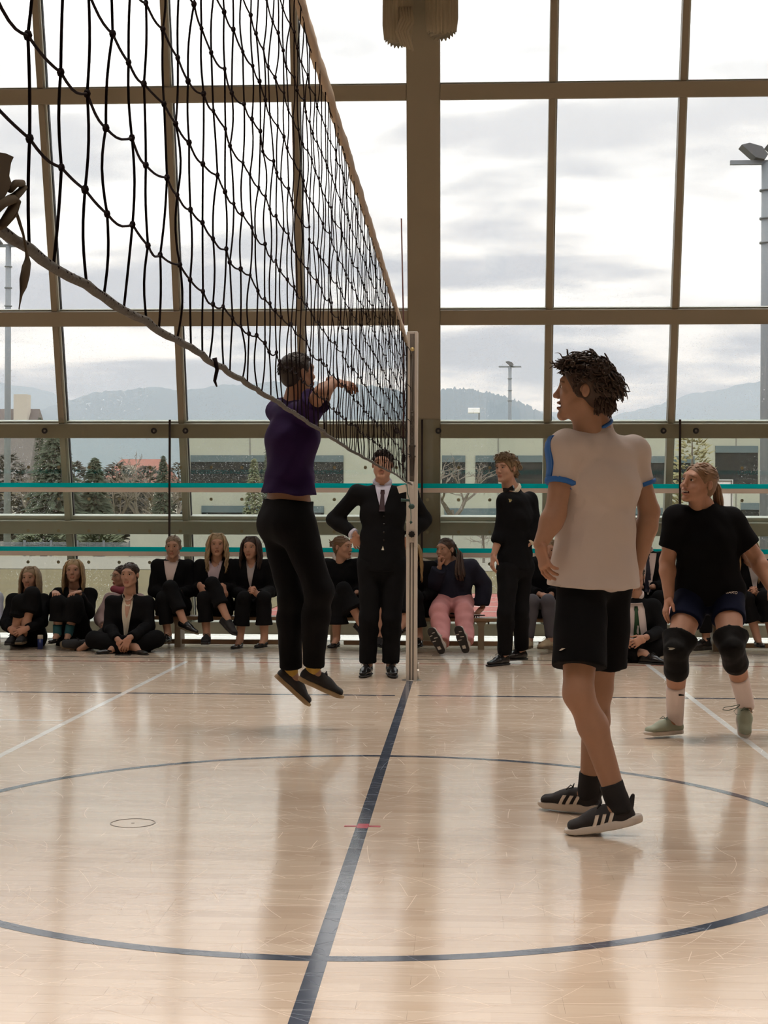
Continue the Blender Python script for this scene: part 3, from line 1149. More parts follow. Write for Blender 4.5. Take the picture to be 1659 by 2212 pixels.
# bottom rope, lightly twisted
pts = []
for i in range(ncol):
    a = K[i, 0]
    pts.append(a)
    if i < ncol-1:
        pts.append((a+K[i+1, 0])/2-np.array([0, 0, 0.0012]))
pts = [np.array([0, 0.80-YC, 1.462])]+pts+[np.array([0.0, 11.02-YC, 1.497]), np.array([0.02, 11.16-YC, 1.49])]
MB().tube(pts, [0.0052+0.0002*math.sin(i*2.1) for i in range(len(pts))], 8).build('bottom_rope', M_ROPE, net, True)
b = MB()
for i in range(ncol-1):
    for q in range(8):
        c = K[i, 0]+(K[i+1, 0]-K[i, 0])*(q/8)-np.array([0, 0, 0.004*math.sin(math.pi*((q/8*2) % 1))*0])
        if rn.random() < 0.5 and i < 30:
            b.tube([c+np.array([0, -0.003, 0.004]), c+np.array([0.0052, 0.001, 0]), c+np.array([0, 0.004, -0.0045]), c+np.array([-0.0052, 0.001, 0])], 0.0011, 4, closed=True)
tag(b.build('lashing', M_CORD, net), kind='stuff')
# top tape: a folded canvas band, slightly crumpled
vs, fs = [], []
nt = 240
for i in range(nt+1):
    y = 1.1+(NYB-1.1)*i/nt
    zt = ztop_(y)+0.004*math.sin(y*9)+rn.gauss(0, .0015)
    lowe = zt-0.058-0.008*abs(math.sin(y*5.1+0.5*math.sin(y*2.7)))+rn.gauss(0, .0025)
    th = 0.006+0.002*math.sin(y*23)
    vs += [(-th, y-YC, lowe), (-th*1.2, y-YC, (zt+lowe)/2), (-th*.6, y-YC, zt), (th*.6, y-YC, zt), (th*1.2, y-YC, (zt+lowe)/2), (th, y-YC, lowe)]
for i in range(nt):
    for k in range(6):
        k2 = (k+1) % 6
        fs.append((i*6+k, i*6+k2, (i+1)*6+k2, (i+1)*6+k))
MB().add(vs, fs).build('top_tape', M_TAPE, net, True)
# dark side band and tie cords at the far end
MB().box((-0.005, NYB-YC-0.02, zbot_(NYB)), (0.005, NYB-YC+0.035, ztop_(NYB)-0.03), bev=0.002).build('side_band', M('side_band', (0.02, 0.018, 0.018), 0.8), net)
b = MB()
for zz in (2.47, 2.2, 1.95, 1.7, 1.495):
    b.tube([(0, NYB-YC+0.03, zz), (0.01, 11.1-YC, zz+0.01), (0.01, 11.32-YC, zz)], 0.0025, 5)
b.build('tie_cord', M_CORD, net, True)
# frayed end hanging from the bottom rope
p0 = QX(463, 773, XN)
MB().tube([(0, p0[1]-YC, p0[2]), (0.004, p0[1]-YC+0.003, p0[2]-0.018), (0, p0[1]-YC+0.004, p0[2]-0.036), (0.002, p0[1]-YC+0.012, p0[2]-0.044)],
          [0.004, 0.0032, 0.0026, 0.0014], 6).build('loose_end', M_CORD, net, True)
p0 = QX(685, 1010, XN)
# tie strap bunched at the near end of the bottom rope
st = empty('tie_strap', tuple(QX(20, 490, XN+0.012)))
tag(st, 'brown fabric tie strap knotted to the near end of the bottom rope, tail hanging', 'strap')
so = QX(20, 490, XN+0.012)


def sx(x_, y_, d=0.0):
    return QX(x_, y_, XN+0.012+d)-so


b = MB()
pl = [(-60, 320), (-10, 328), (12, 331), (30, 339), (24, 352), (20, 380), (26, 398), (18, 412), (8, 430), (-60, 440)]
vv = [sx(*p) for p in pl]+[sx(*p, -0.012) for p in pl]
n_ = len(pl)
b.add(vv, [tuple(range(n_)), tuple(range(2*n_-1, n_-1, -1))]+[(i, (i+1) % n_, n_+(i+1) % n_, n_+i) for i in range(n_)])
b.build('fold', M_STRAP, st)
b = MB()
b.tube([sx(22, 410), sx(34, 396), sx(48, 396), sx(52, 404), sx(44, 414), sx(33, 424), sx(28, 450), sx(14, 472), sx(0, 490)], [.003, .0032, .0032, .0032, .0032, .0038, .0042, .004, .003], 8)
b.tube([sx(-30, 470), sx(5, 440), sx(25, 430), sx(36, 436), sx(30, 460), sx(8, 486)], [.004, .004, .0045, .004, .0035, .003], 8)
b.build('knot', M_STRAP, st, True)
tl = [(34, 455), (42, 480), (50, 505), (55, 530), (58, 550), (60, 565), (56, 585), (50, 612), (46, 634), (43, 655), (41, 668)]
wd = [.0025, .003, .0025, .0022, .0035, .0065, .0085, .0078, .003, .0014, .001]
MB().tube([sx(*p) for p in tl], wd, 8, flat=((1, 0, 0), 0.35)).build('tail', M_STRAP, st, True)

# antenna clipped to the net
an = empty('net_antenna', tuple(Q(872, 720, 10.44)))
tag(an, 'thin red-brown antenna rod standing up from the far end of the net', 'antenna')
a0 = Q(872, 720, 10.44)
MB().tube([(0, 0, -0.98), (0, 0, 0), Q(867, 472, 10.42)-a0], 0.005, 8).build('rod', M('antenna_red', (0.085, 0.02, 0.014), 0.6), an, True)
b = MB()
for zz in (-0.05, -0.9):
    b.box((-0.012, -0.03, zz), (0.012, 0.03, zz+0.05), bev=0.003)
b.build('clip', M('side_band', (0.02, 0.018, 0.018)), an)

# the post
PYo = YC+5.49
M_ALU = M('anodised_post', (0.60, 0.55, 0.49), 0.38, 0.25)
M_ALU2 = M('post_slot', (0.20, 0.175, 0.15), 0.5, 0.3)
po = empty('net_post', (XN+0.012, PYo, 0))
tag(po, 'pale metal volleyball net post with a slot, crank gear and black star knob', 'post')
PH = 2.672
hw = 0.0425
b = MB()
b.box((-hw, 0.0, 0.0), (hw, 0.085, PH), bev=0.006)
for xa, xb in ((-hw, -0.017), (0.017, hw)):
    b.box((xa, -0.020, 0.0), (xb, 0.002, 1.02), bev=0.003)
    b.box((xa*0.999, -0.020, 1.02), (xb*0.999, 0.002, PH-0.006), bev=0.003)
b.box((-0.018, -0.019, 1.055), (0.018, 0.0, 1.52))
b.build('column', M_ALU, po)
MB().box((-0.0165, -0.006, 0.0), (0.0165, -0.0005, 1.055)).build('slot', M_ALU2, po)
MB().box((-0.006, -0.012, 0.0), (0.006, -0.006, 1.05)).build('rail', M_ALU, po)
MB().box((-0.0165, -0.006, 1.52), (0.0165, -0.0005, PH-0.02)).build('slot', M_ALU2, po)
# star knob
poly = []
for k in range(16):
    a = 2*math.pi*k/16
    r_ = 0.027 if k % 2 == 0 else 0.021
    poly.append((r_*math.cos(a), 1.118+r_*math.sin(a)))
MB().prism(poly, 1, -0.045, -0.021).build('star_knob', M('black_plastic', (0.01, 0.01, 0.01), 0.4), po)
# pulley, wire, spindle, hook gear
M_DARKM = M('dark_gear', (0.07, 0.06, 0.05), 0.45, 0.5)
b = MB()
b.disc((0, -0.026, 2.53), (0, -1, 0), 0.016, 0.012, 16)
b.build('pulley', M('brass_pulley', (0.55, 0.43, 0.18), 0.4, 0.4), po, True)
MB().tube([(0.004, -0.028, 2.53), (0.002, -0.028, 2.2), (0, -0.028, 1.95)], 0.0025, 6).build('wire', M_DARKM, po, True)
b = MB()
b.tube([(0, -0.028, 2.06), (0, -0.028, 1.93)], 0.005, 8)
for zz in (2.05, 2.02, 1.98, 1.95):
    b.box((-0.011, -0.036, zz-0.003), (0.011, -0.02, zz+0.003))
for k in range(4):
    zz = 1.915-k*0.03
    b.tube([(0.008*math.cos(a)+0, -0.030+0.003*(k % 2), zz+0.018*math.sin(a)) for a in np.linspace(0, 2*math.pi, 10)[:-1]], 0.0022, 5, closed=True)
b.build('spindle', M_DARKM, po, True)
b = MB()
b.box((-0.016, -0.042, 1.70), (0.016, -0.021, 1.80), bev=0.003)
b.box((-0.026, -0.034, 1.705), (0.028, -0.024, 1.718), bev=0.002)
b.box((-0.026, -0.034, 1.785), (0.028, -0.024, 1.798), bev=0.002)
b.box((-0.010, -0.038, 1.56), (0.010, -0.021, 1.70), bev=0.002)
b.build('crank_gear', M_DARKM, po)
# base flange and side roller
b = MB()
b.disc((0.0, 0.03, 0.0), (0, 0, 1), 0.075, 0.004, 24)
b.build('floor_flange', M('flange', (0.30, 0.28, 0.25), 0.4, 0.6), po, True)
b = MB()
b.disc((hw+0.002, 0.03, 0.055), (1, 0, 0), 0.045, 0.014, 20)
b.box((hw+0.002, 0.0, 0.055), (hw+0.016, 0.06, 0.135), bev=0.004)
b.build('side_bracket', M_ALU, po)
# white tag, green-dark cord toggles hanging from the net corner
tg = empty('cord_toggle', tuple(Q(886, 1060, 11.33)))
tag(tg, 'dark green tension cord with toggle hanging on the post below the net', 'cord')
g0 = Q(886, 1060, 11.33)


def gq(x_, y_):
    return Q(x_, y_, 11.33)-g0


b = MB()
b.tube([gq(879, 1046), gq(880, 1065), gq(885, 1082), gq(887, 1098), gq(888, 1118), gq(887, 1132)], 0.003, 5)
b.build('cord', M('green_cord', (0.02, 0.09, 0.07), 0.7), tg, True)
b = MB()
b.tube([gq(866, 1080), gq(884, 1081)], [0.012, 0.009], 8)
b.build('toggle', M('green_toggle', (0.02, 0.06, 0.05), 0.5), tg, True)
MB().ball(gq(889, 1094), 0.024, 10, 8, (1, 0.5, 0.85)).build('reel', M('green_toggle', (0.02, 0.06, 0.05)), tg, True)
MB().ball(gq(888, 1128), 0.011, 8, 6).build('knot', M('green_toggle', (0.02, 0.06, 0.05)), tg, True)
b = MB()
b.tube([gq(884, 1041), gq(890, 1042), gq(892, 1050), gq(890, 1056)], [0.006, 0.006, 0.005, 0.003], 6)
b.build('rope_end', M('white_rope', (0.6, 0.56, 0.52), 0.8), tg, True)
b = MB()
q0, q1, q2, q3 = gq(857, 1051), gq(876, 1046), gq(879, 1062), gq(862, 1066)
dp = np.array([0, 0.004, 0])
b.add([q0, q1, q2, q3, q0+dp, q1+dp, q2+dp, q3+dp], [(0, 1, 2, 3), (7, 6, 5, 4), (0, 1, 5, 4), (1, 2, 6, 5), (2, 3, 7, 6), (3, 0, 4, 7)])
b.build('paper_tag', M('paper_tag', (0.62, 0.56, 0.48), 0.8), tg)

# ------------------------------------------------------------------ gym benches
M_WOOD = M('bench_wood', (0.27, 0.165, 0.085), 0.45, vary=(3, 0.15), bump=(4, 0.1, (1, 14, 14)))
M_WOOD2 = M('bench_leg_wood', (0.26, 0.20, 0.13), 0.5, vary=(3, 0.1))
BNY = 14.36


def bench(pa, pb, legs, label):
    xa, xb = Q(pa, 1330, BNY)[0], Q(pb, 1330, BNY)[0]
    c = (xa+xb)/2
    t_ = empty('gym_bench', (c, BNY, 0))
    tag(t_, label, 'bench', 'low gym benches along the glass')
    zt = 0.300
    b = MB()
    b.box((xa-c, -0.12, zt-0.034), (xb-c, 0.12, zt), bev=0.006)
    b.build('seat', M_WOOD, t_)
    b = MB()
    b.box((xa-c+0.12, -0.03, 0.028), (xb-c-0.08, 0.03, 0.072), bev=0.005)
    b.build('balance_beam', M_WOOD, t_)
    for px in legs:
        lx = Q(px, 1360, BNY)[0]-c
        b = MB()
        poly = [(-0.030, 0.0), (0.030, 0.0), (0.027, 0.22), (0.045, zt-0.045), (0.085, zt-0.034), (-0.085, zt-0.034), (-0.045, zt-0.045), (-0.027, 0.22)]
        b.prism([(p[0]+lx, p[1]) for p in poly], 1, -0.11, 0.11)
        b.build('leg', M_WOOD2, t_)
        b = MB()
        for s_ in (-0.07, 0.07):
            b.box((lx+s_-0.008, -0.10, zt-0.060), (lx+s_+0.008, -0.08, zt-0.034), bev=0.002)
        b.build('bracket', M_DARKM, t_)
    return t_


bench(300, 703, (388, 655), 'low wooden gym bench under the three seated girls left of the jumping player')
bench(716, 1126, (722, 1039), 'low wooden gym bench behind the net post and the pink trousers')
bench(1136, 1800, (1190, 1543), 'low wooden gym bench at the right behind the two ball players')

# ------------------------------------------------------------------ gathered curtains either side of the column
M_CURT = M('beige_curtain', (0.34, 0.29, 0.20), 0.9, bump=(40, 0.15))


def curtain(pxa, pxb, ylow, Y, label, fold=False, seed=1):
    rr = random.Random(seed)
    pA, pB = Q(pxa, ylow, Y), Q(pxb, ylow, Y)
    cxx = (pA[0]+pB[0])/2
    R = (pB[0]-pA[0])/2
    t_ = empty('curtain', (cxx, Y, pA[2]))
    tag(t_, label, 'curtain')
    H = CEIL-pA[2]-0.02
    npl = 22
    n = npl*6
    vs, fs = [], []
    lev = [0.0, 0.06, 0.15, 0.35, 0.7, 1.0]
    for li_, f in enumerate(lev):
        for k in range(n):
            a = 2*math.pi*k/n
            pleat = 0.5+0.5*math.cos(a*npl)
            r_ = R*(1.0-0.13*pleat)*(0.90 if li_ == 0 else 1.0)
            zb_ = 0.10*R*4*(abs(math.cos(a))**2.2)*0.9+0.012*math.cos(a*npl)
            vs.append((r_*math.cos(a), 0.75*r_*math.sin(a), (zb_ if li_ == 0 else zb_*(1-f))+f*H))
    for li_ in range(len(lev)-1):
        for k in range(n):
            k2 = (k+1) % n
            fs.append((li_*n+k, li_*n+k2, (li_+1)*n+k2, (li_+1)*n+k))
    fs.append(tuple(range(n))[::-1])
    MB().add(vs, fs).build('pleats', M_CURT, t_, True)
    if fold:
        b = MB()
        s_ = 1 if fold > 0 else -1
        for k in range(5):
            x0 = s_*R*(0.15+0.17*k)
            b.tube([(x0*1.05, -0.72*R, 0.30), (x0+s_*0.02, -0.86*R, 0.20-k*0.012), (x0-s_*0.03, -0.80*R, 0.08), (x0+s_*R*0.15, -0.6*R, -0.04-0.012*k)], [0.012, 0.017, 0.016, 0.012], 8)
        b.build('fold', M_CURT, t_, True)


curtain(826, 893, 96, 13.42, 'gathered beige curtain hanging left of the column, crumpled at its hem', 1, 2)
curtain(918, 990, 80, 13.42, 'gathered beige pleated curtain hanging right of the column', 0, 4)

# ================================================================== people: blended distance fields turned into meshes
def nrm(v):
    v = np.asarray(v, float)
    return v/(np.linalg.norm(v)+1e-12)


class SD:
    """list of soft-blended primitives, polygonised on a grid with surface nets"""

    def __init__(self):
        self.p = []
        self.cuts = []

    def cone(self, a, b, ra, rb, k=0.02, flat=(False, False), op='u'):
        a, b = np.asarray(a, float), np.asarray(b, float)
        R = max(ra, rb)
        lo, hi = np.minimum(a, b)-R, np.maximum(a, b)+R
        ba = b-a
        L2 = float(ba@ba)+1e-12
        L = math.sqrt(L2)

        def fn(X, Y, Z):
            dx, dy, dz = X-a[0], Y-a[1], Z-a[2]
            t0 = (dx*ba[0]+dy*ba[1]+dz*ba[2])/L2
            t = np.clip(t0, 0, 1)
            d = np.sqrt((dx-t*ba[0])**2+(dy-t*ba[1])**2+(dz-t*ba[2])**2)-(ra+t*(rb-ra))
            if flat[0]:
                d = np.maximum(d, -t0*L)
            if flat[1]:
                d = np.maximum(d, (t0-1)*L)
            return d
        self.p.append((op, lo, hi, fn, k))
        return self

    def ell(self, a, b, side, ra, rb, k=0.03, flat=(False, False), op='u'):
        """tapered segment with elliptic section; ra/rb = (half width along side, half depth)"""
        a, b = np.asarray(a, float), np.asarray(b, float)
        ba = b-a
        L = float(np.linalg.norm(ba))+1e-9
        ax = ba/L
        s = nrm(np.asarray(side, float)-ax*np.dot(side, ax))
        n = np.cross(ax, s)
        R = max(max(ra), max(rb))
        lo, hi = np.minimum(a, b)-R, np.maximum(a, b)+R

        def fn(X, Y, Z):
            dx, dy, dz = X-a[0], Y-a[1], Z-a[2]
            h = dx*ax[0]+dy*ax[1]+dz*ax[2]
            t = np.clip(h/L, 0, 1)
            pu = dx*s[0]+dy*s[1]+dz*s[2]
            pw = dx*n[0]+dy*n[1]+dz*n[2]
            ru = ra[0]+t*(rb[0]-ra[0])
            rw = ra[1]+t*(rb[1]-ra[1])
            over = h-t*L
            rm = np.minimum(ru, rw)
            q = np.sqrt((pu/ru)**2+(pw/rw)**2+(over/rm)**2)
            d = (q-1)*rm
            if flat[0]:
                d = np.maximum(d, -h)
            if flat[1]:
                d = np.maximum(d, h-L)
            return d
        self.p.append((op, lo, hi, fn, k))
        return self

    def ball(self, c, r, k=0.02, op='u'):
        """r: radius or 3 axis radii"""
        c = np.asarray(c, float)
        r = np.asarray(r if hasattr(r, '__len__') else (r, r, r), float)
        rm = float(r.min())

        def fn(X, Y, Z):
            return (np.sqrt(((X-c[0])/r[0])**2+((Y-c[1])/r[1])**2+((Z-c[2])/r[2])**2)-1)*rm
        self.p.append((op, c-r, c+r, fn, k))
        return self

    def cut(self, n, c):
        """keep n.p > c"""
        self.cuts.append((np.asarray(n, float), float(c)))
        return self

    def field(self, h, noise=None):
        lo = np.min([q[1] for q in self.p if q[0] == 'u'], axis=0)-3*h-0.012
        hi = np.max([q[2] for q in self.p if q[0] == 'u'], axis=0)+3*h+0.012
        n = np.ceil((hi-lo)/h).astype(int)+1
        ax = [(lo[i]+h*np.arange(n[i])).astype(np.float32) for i in range(3)]
        Fd = np.full(n, 0.2, np.float32)
        for op, l, u, fn, k in self.p:
            e = k+2.5*h
            i0 = np.maximum(np.floor((l-e-lo)/h).astype(int), 0)
            i1 = np.minimum(np.ceil((u+e-lo)/h).astype(int)+1, n)
            if (i1 <= i0).any():
                continue
            sl = tuple(slice(i0[i], i1[i]) for i in range(3))
            X = ax[0][sl[0]][:, None, None]
            Y = ax[1][sl[1]][None, :, None]
            Z = ax[2][sl[2]][None, None, :]
            d = fn(X, Y, Z).astype(np.float32)
            f = Fd[sl]
            if op == 'u':
                hh = np.maximum(k-np.abs(f-d), 0)/max(k, 1e-6)
                Fd[sl] = np.minimum(f, d)-hh*hh*k*0.25
            else:
                d = -d
                hh = np.maximum(k-np.abs(f-d), 0)/max(k, 1e-6)
                Fd[sl] = np.maximum(f, d)+hh*hh*k*0.25
        X = ax[0][:, None, None]
        Y = ax[1][None, :, None]
        Z = ax[2][None, None, :]
        if noise:
            amp, fr, sd = noise
            wob = np.sin(X*fr*0.7+3*np.sin(Z*fr*0.4+sd)+sd)*np.sin(Z*fr*1.1+2.0*np.sin(X*fr*0.5+Y*fr*0.6)+sd*1.7)
            wob = wob+0.6*np.sin(Z*fr*2.1+Y*fr*1.3+2.5*np.sin(X*fr*0.9+sd))*np.sin(Y*fr*1.5+X*fr*0.8+sd)
            Fd = Fd+(amp*wob).astype(np.float32)
        for nn, c in self.cuts:
            Fd = np.maximum(Fd, (c-(nn[0]*X+nn[1]*Y+nn[2]*Z)).astype(np.float32))
        return Fd, lo, h

    def mesh(self, h, noise=None):
        Fd, lo, h = self.field(h, noise)
        s = Fd < 0
        n = np.array(Fd.shape)-1
        cnt = np.zeros(n, np.int8)
        for a in (0, 1):
            for b_ in (0, 1):
                for c in (0, 1):
                    cnt += s[a:a+n[0], b_:b_+n[1], c:c+n[2]]
        act = (cnt > 0) & (cnt < 8)
        I = np.argwhere(act)
        idx = np.full(n, -1, np.int32)
        idx[act] = np.arange(len(I))
        P = np.zeros((len(I), 3), np.float32)
        C = np.zeros(len(I), np.float32)
        cor = [(a, b_, c) for a in (0, 1) for b_ in (0, 1) for c in (0, 1)]
        val = {q: Fd[I[:, 0]+q[0], I[:, 1]+q[1], I[:, 2]+q[2]] for q in cor}
        for q in cor:
            for d in range(3):
                if q[d] == 0:
                    r = list(q)
                    r[d] = 1
                    f0, f1 = val[q], val[tuple(r)]
                    m_ = (f0 < 0) != (f1 < 0)
                    t = np.where(m_, f0/np.where(m_, f0-f1, 1), 0)
                    pos = np.array(q, np.float32)[None, :].repeat(len(I), 0)
                    pos[:, d] = t
                    P[m_] += pos[m_]
                    C[m_] += 1
        P = (I+P/np.maximum(C, 1)[:, None])*h+lo
        quads = []
        for d in range(3):
            s0 = [slice(None)]*3
            s1 = [slice(None)]*3
            s0[d] = slice(0, -1)
            s1[d] = slice(1, None)
            A, B = s[tuple(s0)], s[tuple(s1)]
            e = np.argwhere(A != B)
            o1, o2 = [(1, 2), (2, 0), (0, 1)][d]
            ok = (e[:, o1] > 0) & (e[:, o2] > 0) & (e[:, o1] < Fd.shape[o1]-1) & (e[:, o2] < Fd.shape[o2]-1)
            e = e[ok]
            if len(e) == 0:
                continue
            inv = A[e[:, 0], e[:, 1], e[:, 2]]

            def ci(a_, b_):
                q = e.copy()
                q[:, o1] -= a_
                q[:, o2] -= b_
                return idx[q[:, 0], q[:, 1], q[:, 2]]
            qd = np.stack([ci(1, 1), ci(0, 1), ci(0, 0), ci(1, 0)], 1)
            qd[~inv] = qd[~inv][:, ::-1]
            quads.append(qd)
        return P.astype(np.float64), np.concatenate(quads)


def smooth_mesh(V, Fq, it=1, lam=0.5):
    for _ in range(it):
        S = np.zeros_like(V)
        C = np.zeros(len(V))
        for a in range(4):
            b_ = (a+1) % 4
            np.add.at(S, Fq[:, a], V[Fq[:, b_]])
            np.add.at(S, Fq[:, b_], V[Fq[:, a]])
            np.add.at(C, Fq[:, a], 1)
            np.add.at(C, Fq[:, b_], 1)
        V = V*(1-lam)+lam*S/np.maximum(C, 1)[:, None]
    return V


# ------------------------------------------------------------------ heads (local: face towards -y, z up, origin between the ears)
HEADS = {}


def head_mesh(male, mouth, h):
    key = (male, mouth, h)
    if key in HEADS:
        return HEADS[key]
    j = 1.0 if male else 0.0
    s = SD()
    s.ball((0, 0.014, 0.034), (0.074, 0.094, 0.080), 0.02)
    s.ball((0, -0.030, -0.005), (0.061+.002*j, 0.064, 0.082), 0.025)
    s.ball((0, -0.035, -0.055), (0.049+0.005*j, 0.050, 0.048), 0.02)
    for q in (-1, 1):
        s.cone((q*0.050, 0.000, -0.048), (q*0.014, -0.072, -0.096-0.004*j), 0.018+.003*j, 0.013+.003*j, 0.022)
        s.ball((q*0.040, -0.063, -0.024), (0.022, 0.018, 0.020), 0.02)
    s.ball((0, -0.079, -0.097-0.004*j), (0.017+.003*j, 0.014, 0.014), 0.018)
    s.cone((-0.034, -0.080, 0.033), (0.034, -0.080, 0.033), 0.012+.002*j, 0.012+.002*j, 0.02)
    for q in (-1, 1):
        s.ball((q*0.031, -0.104, 0.013), (0.019, 0.017, 0.0125), 0.010, op='s')
    for q in (-1, 1):
        s.cone((q*0.019, -0.0885, 0.0185), (q*0.044, -0.0820, 0.0175), 0.0052, 0.0048, 0.004)
        s.cone((q*0.021, -0.0865, 0.0035), (q*0.042, -0.0800, 0.0050), 0.0040, 0.0040, 0.004)
    s.cone((0, -0.086, 0.022), (0, -0.106-.002*j, -0.021), 0.0085, 0.0095, 0.012)
    s.ball((0, -0.108-.002*j, -0.0255), 0.0100, 0.009)
    for q in (-1, 1):
        s.ball((q*0.0115, -0.1015, -0.0295), 0.0075, 0.007)
        s.ball((q*0.006, -0.108, -0.0365), 0.0035, 0.003, op='s')
    if mouth == 'open':
        s.cone((-0.021, -0.094, -0.053), (0.021, -0.094, -0.053), 0.006, 0.006, 0.007)
        s.cone((-0.017, -0.092, -0.073), (0.017, -0.092, -0.073), 0.007, 0.007, 0.007)
        s.ball((0, -0.104, -0.0625), (0.021, 0.022, 0.0070), 0.004, op='s')
    elif mouth == 'laugh':
        s.cone((-0.026, -0.089, -0.046), (0.0, -0.097, -0.053), 0.005, 0.006, 0.007)
        s.cone((0.026, -0.089, -0.046), (0.0, -0.097, -0.053), 0.005, 0.006, 0.007)
        s.cone((-0.020, -0.088, -0.069), (0.020, -0.088, -0.069), 0.007, 0.007, 0.008)
        s.ball((0, -0.102, -0.059), (0.026, 0.022, 0.0085), 0.004, op='s')
        for q in (-1, 1):
            s.ball((q*0.042, -0.070, -0.030), (0.018, 0.016, 0.014), 0.015)
    else:
        s.cone((-0.019, -0.0925, -0.0575), (0.019, -0.0925, -0.0575), 0.0055, 0.0055, 0.007)
        s.ball((0, -0.098, -0.057), (0.012, 0.006, 0.0055), 0.005)
        s.cone((-0.015, -0.0925, -0.0695), (0.015, -0.0925, -0.0695), 0.0065, 0.0065, 0.007)
        s.ball((0, -0.104, -0.0633), (0.022, 0.006, 0.0016), 0.003, op='s')
    for q in (-1, 1):
        s.ell((q*0.074, 0.016, 0.020), (q*0.071, 0.004, -0.022), (0, 1, 0), (0.006, 0.018), (0.006, 0.010), 0.006) if False else None
        s.ball((q*0.080, 0.016, 0.000), (0.0095, 0.0165, 0.0270), 0.008)
        s.ball((q*0.0925, 0.013, 0.004), (0.0085, 0.0105, 0.0165), 0.004, op='s')
    s.cone((0, 0.012, -0.045), (0, 0.030, -0.150), 0.050+.006*j, 0.051+.007*j, 0.03)
    V, Fq = s.mesh(h)
    V = smooth_mesh(V, Fq, 1, 0.3)
    HEADS[key] = (V, Fq)
    return V, Fq


def head_cols(V, skin, hairc, male, mouth):
    skin = np.array(skin)
    C = np.repeat(skin[None, :], len(V), 0)
    x, y, z = V[:, 0], V[:, 1], V[:, 2]
    ax = np.abs(x)

    def g_(d, s):
        return np.exp(-(d/s)**2)
    blush = g_(np.hypot(ax-0.042, (z+0.028)), 0.024)*(y < -0.03)+g_(np.hypot(ax, z+0.028), 0.014)*(y < -0.1)*0.8
    blush += g_(ax-0.082, 0.012)*(np.abs(z) < 0.035)*0.8*(y > -0.02)
    C += (np.array([0.72, 0.40, 0.34])*skin.mean()*1.5-C)*np.clip(blush, 0, 1)[:, None]*0.30
    lipz = -0.063
    lip = (ax < 0.025) & (np.abs(z-lipz) < (0.0125 if mouth == 'shut' else 0.017)) & (y < -0.0865)
    lc = skin*np.array([0.80, 0.47, 0.47])
    C[lip] = C[lip]*0.45+lc*0.55
    if mouth == 'shut':
        ln = (ax < 0.023) & (np.abs(z-lipz) < 0.0022) & (y < -0.085)
        C[ln] = skin*np.array([0.45, 0.27, 0.27])
    else:
        ins = (ax < 0.026) & (np.abs(z-(-0.0615)) < 0.009) & (y > -0.0895) & (y < -0.06)
        C[ins] = (0.06, 0.015, 0.012)
    bz_ = 0.0345-np.maximum(ax-0.030, 0)*0.35
    br = g_(z-bz_, 0.0042 if male else 0.0032)*(ax > 0.012)*(ax < 0.052)*(y < -0.055)
    C += (np.array(hairc)*0.55-C)*np.clip(br*0.85, 0, 1)[:, None]
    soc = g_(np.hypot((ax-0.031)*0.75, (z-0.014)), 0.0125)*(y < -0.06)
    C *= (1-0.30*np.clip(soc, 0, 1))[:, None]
    return np.clip(C, 0, 1)


def frame(face, up):
    """columns: local x,y,z in world; face = direction the face looks"""
    f = nrm(face)
    u = nrm(np.asarray(up, float)-f*np.dot(up, f))
    yl = -f
    xl = np.cross(yl, u)
    return np.stack([xl, yl, u], 1)


# ------------------------------------------------------------------ hair
def skull_pt(az, el, off=0.0):
    """point over the scalp; az 0 = face (-y), el from the horizon"""
    d = np.array([math.sin(az)*math.cos(el), -math.cos(az)*math.cos(el), math.sin(el)])
    r = np.array([0.074, 0.094, 0.080])+off
    return np.array([0, 0.014, 0.034])+d*r


def hair_cap(thick, h, frontz=0.0, low=-0.026, extra=None):
    s = SD()
    t = thick
    s.ball((0, 0.016, 0.036), (0.074+t, 0.094+t, 0.080+t*1.15), 0.02)
    s.ball((0, 0.055, -0.020), (0.058+t*0.6, 0.045+t*0.6, 0.055), 0.03)
    s.cut((0, 0.82, 0.57), low)
    for q in (-1, 1):
        s.ball((q*0.092, 0.004, -0.004), (0.026, 0.028, 0.034), 0.008, op='s')
    if extra:
        extra(s)
    return s.mesh(h)


def lock(mb, pts, r, n=5, taper=0.35, flat=None):
    m = len(pts)
    rs = [r*(0.55+0.45*min(1, i/2.0))*(1 if i < m*0.6 else 1-(1-taper)*(i-m*0.6)/(m*0.4)) for i in range(m)]
    mb.tube(pts, rs, n, cap=True, flat=flat)


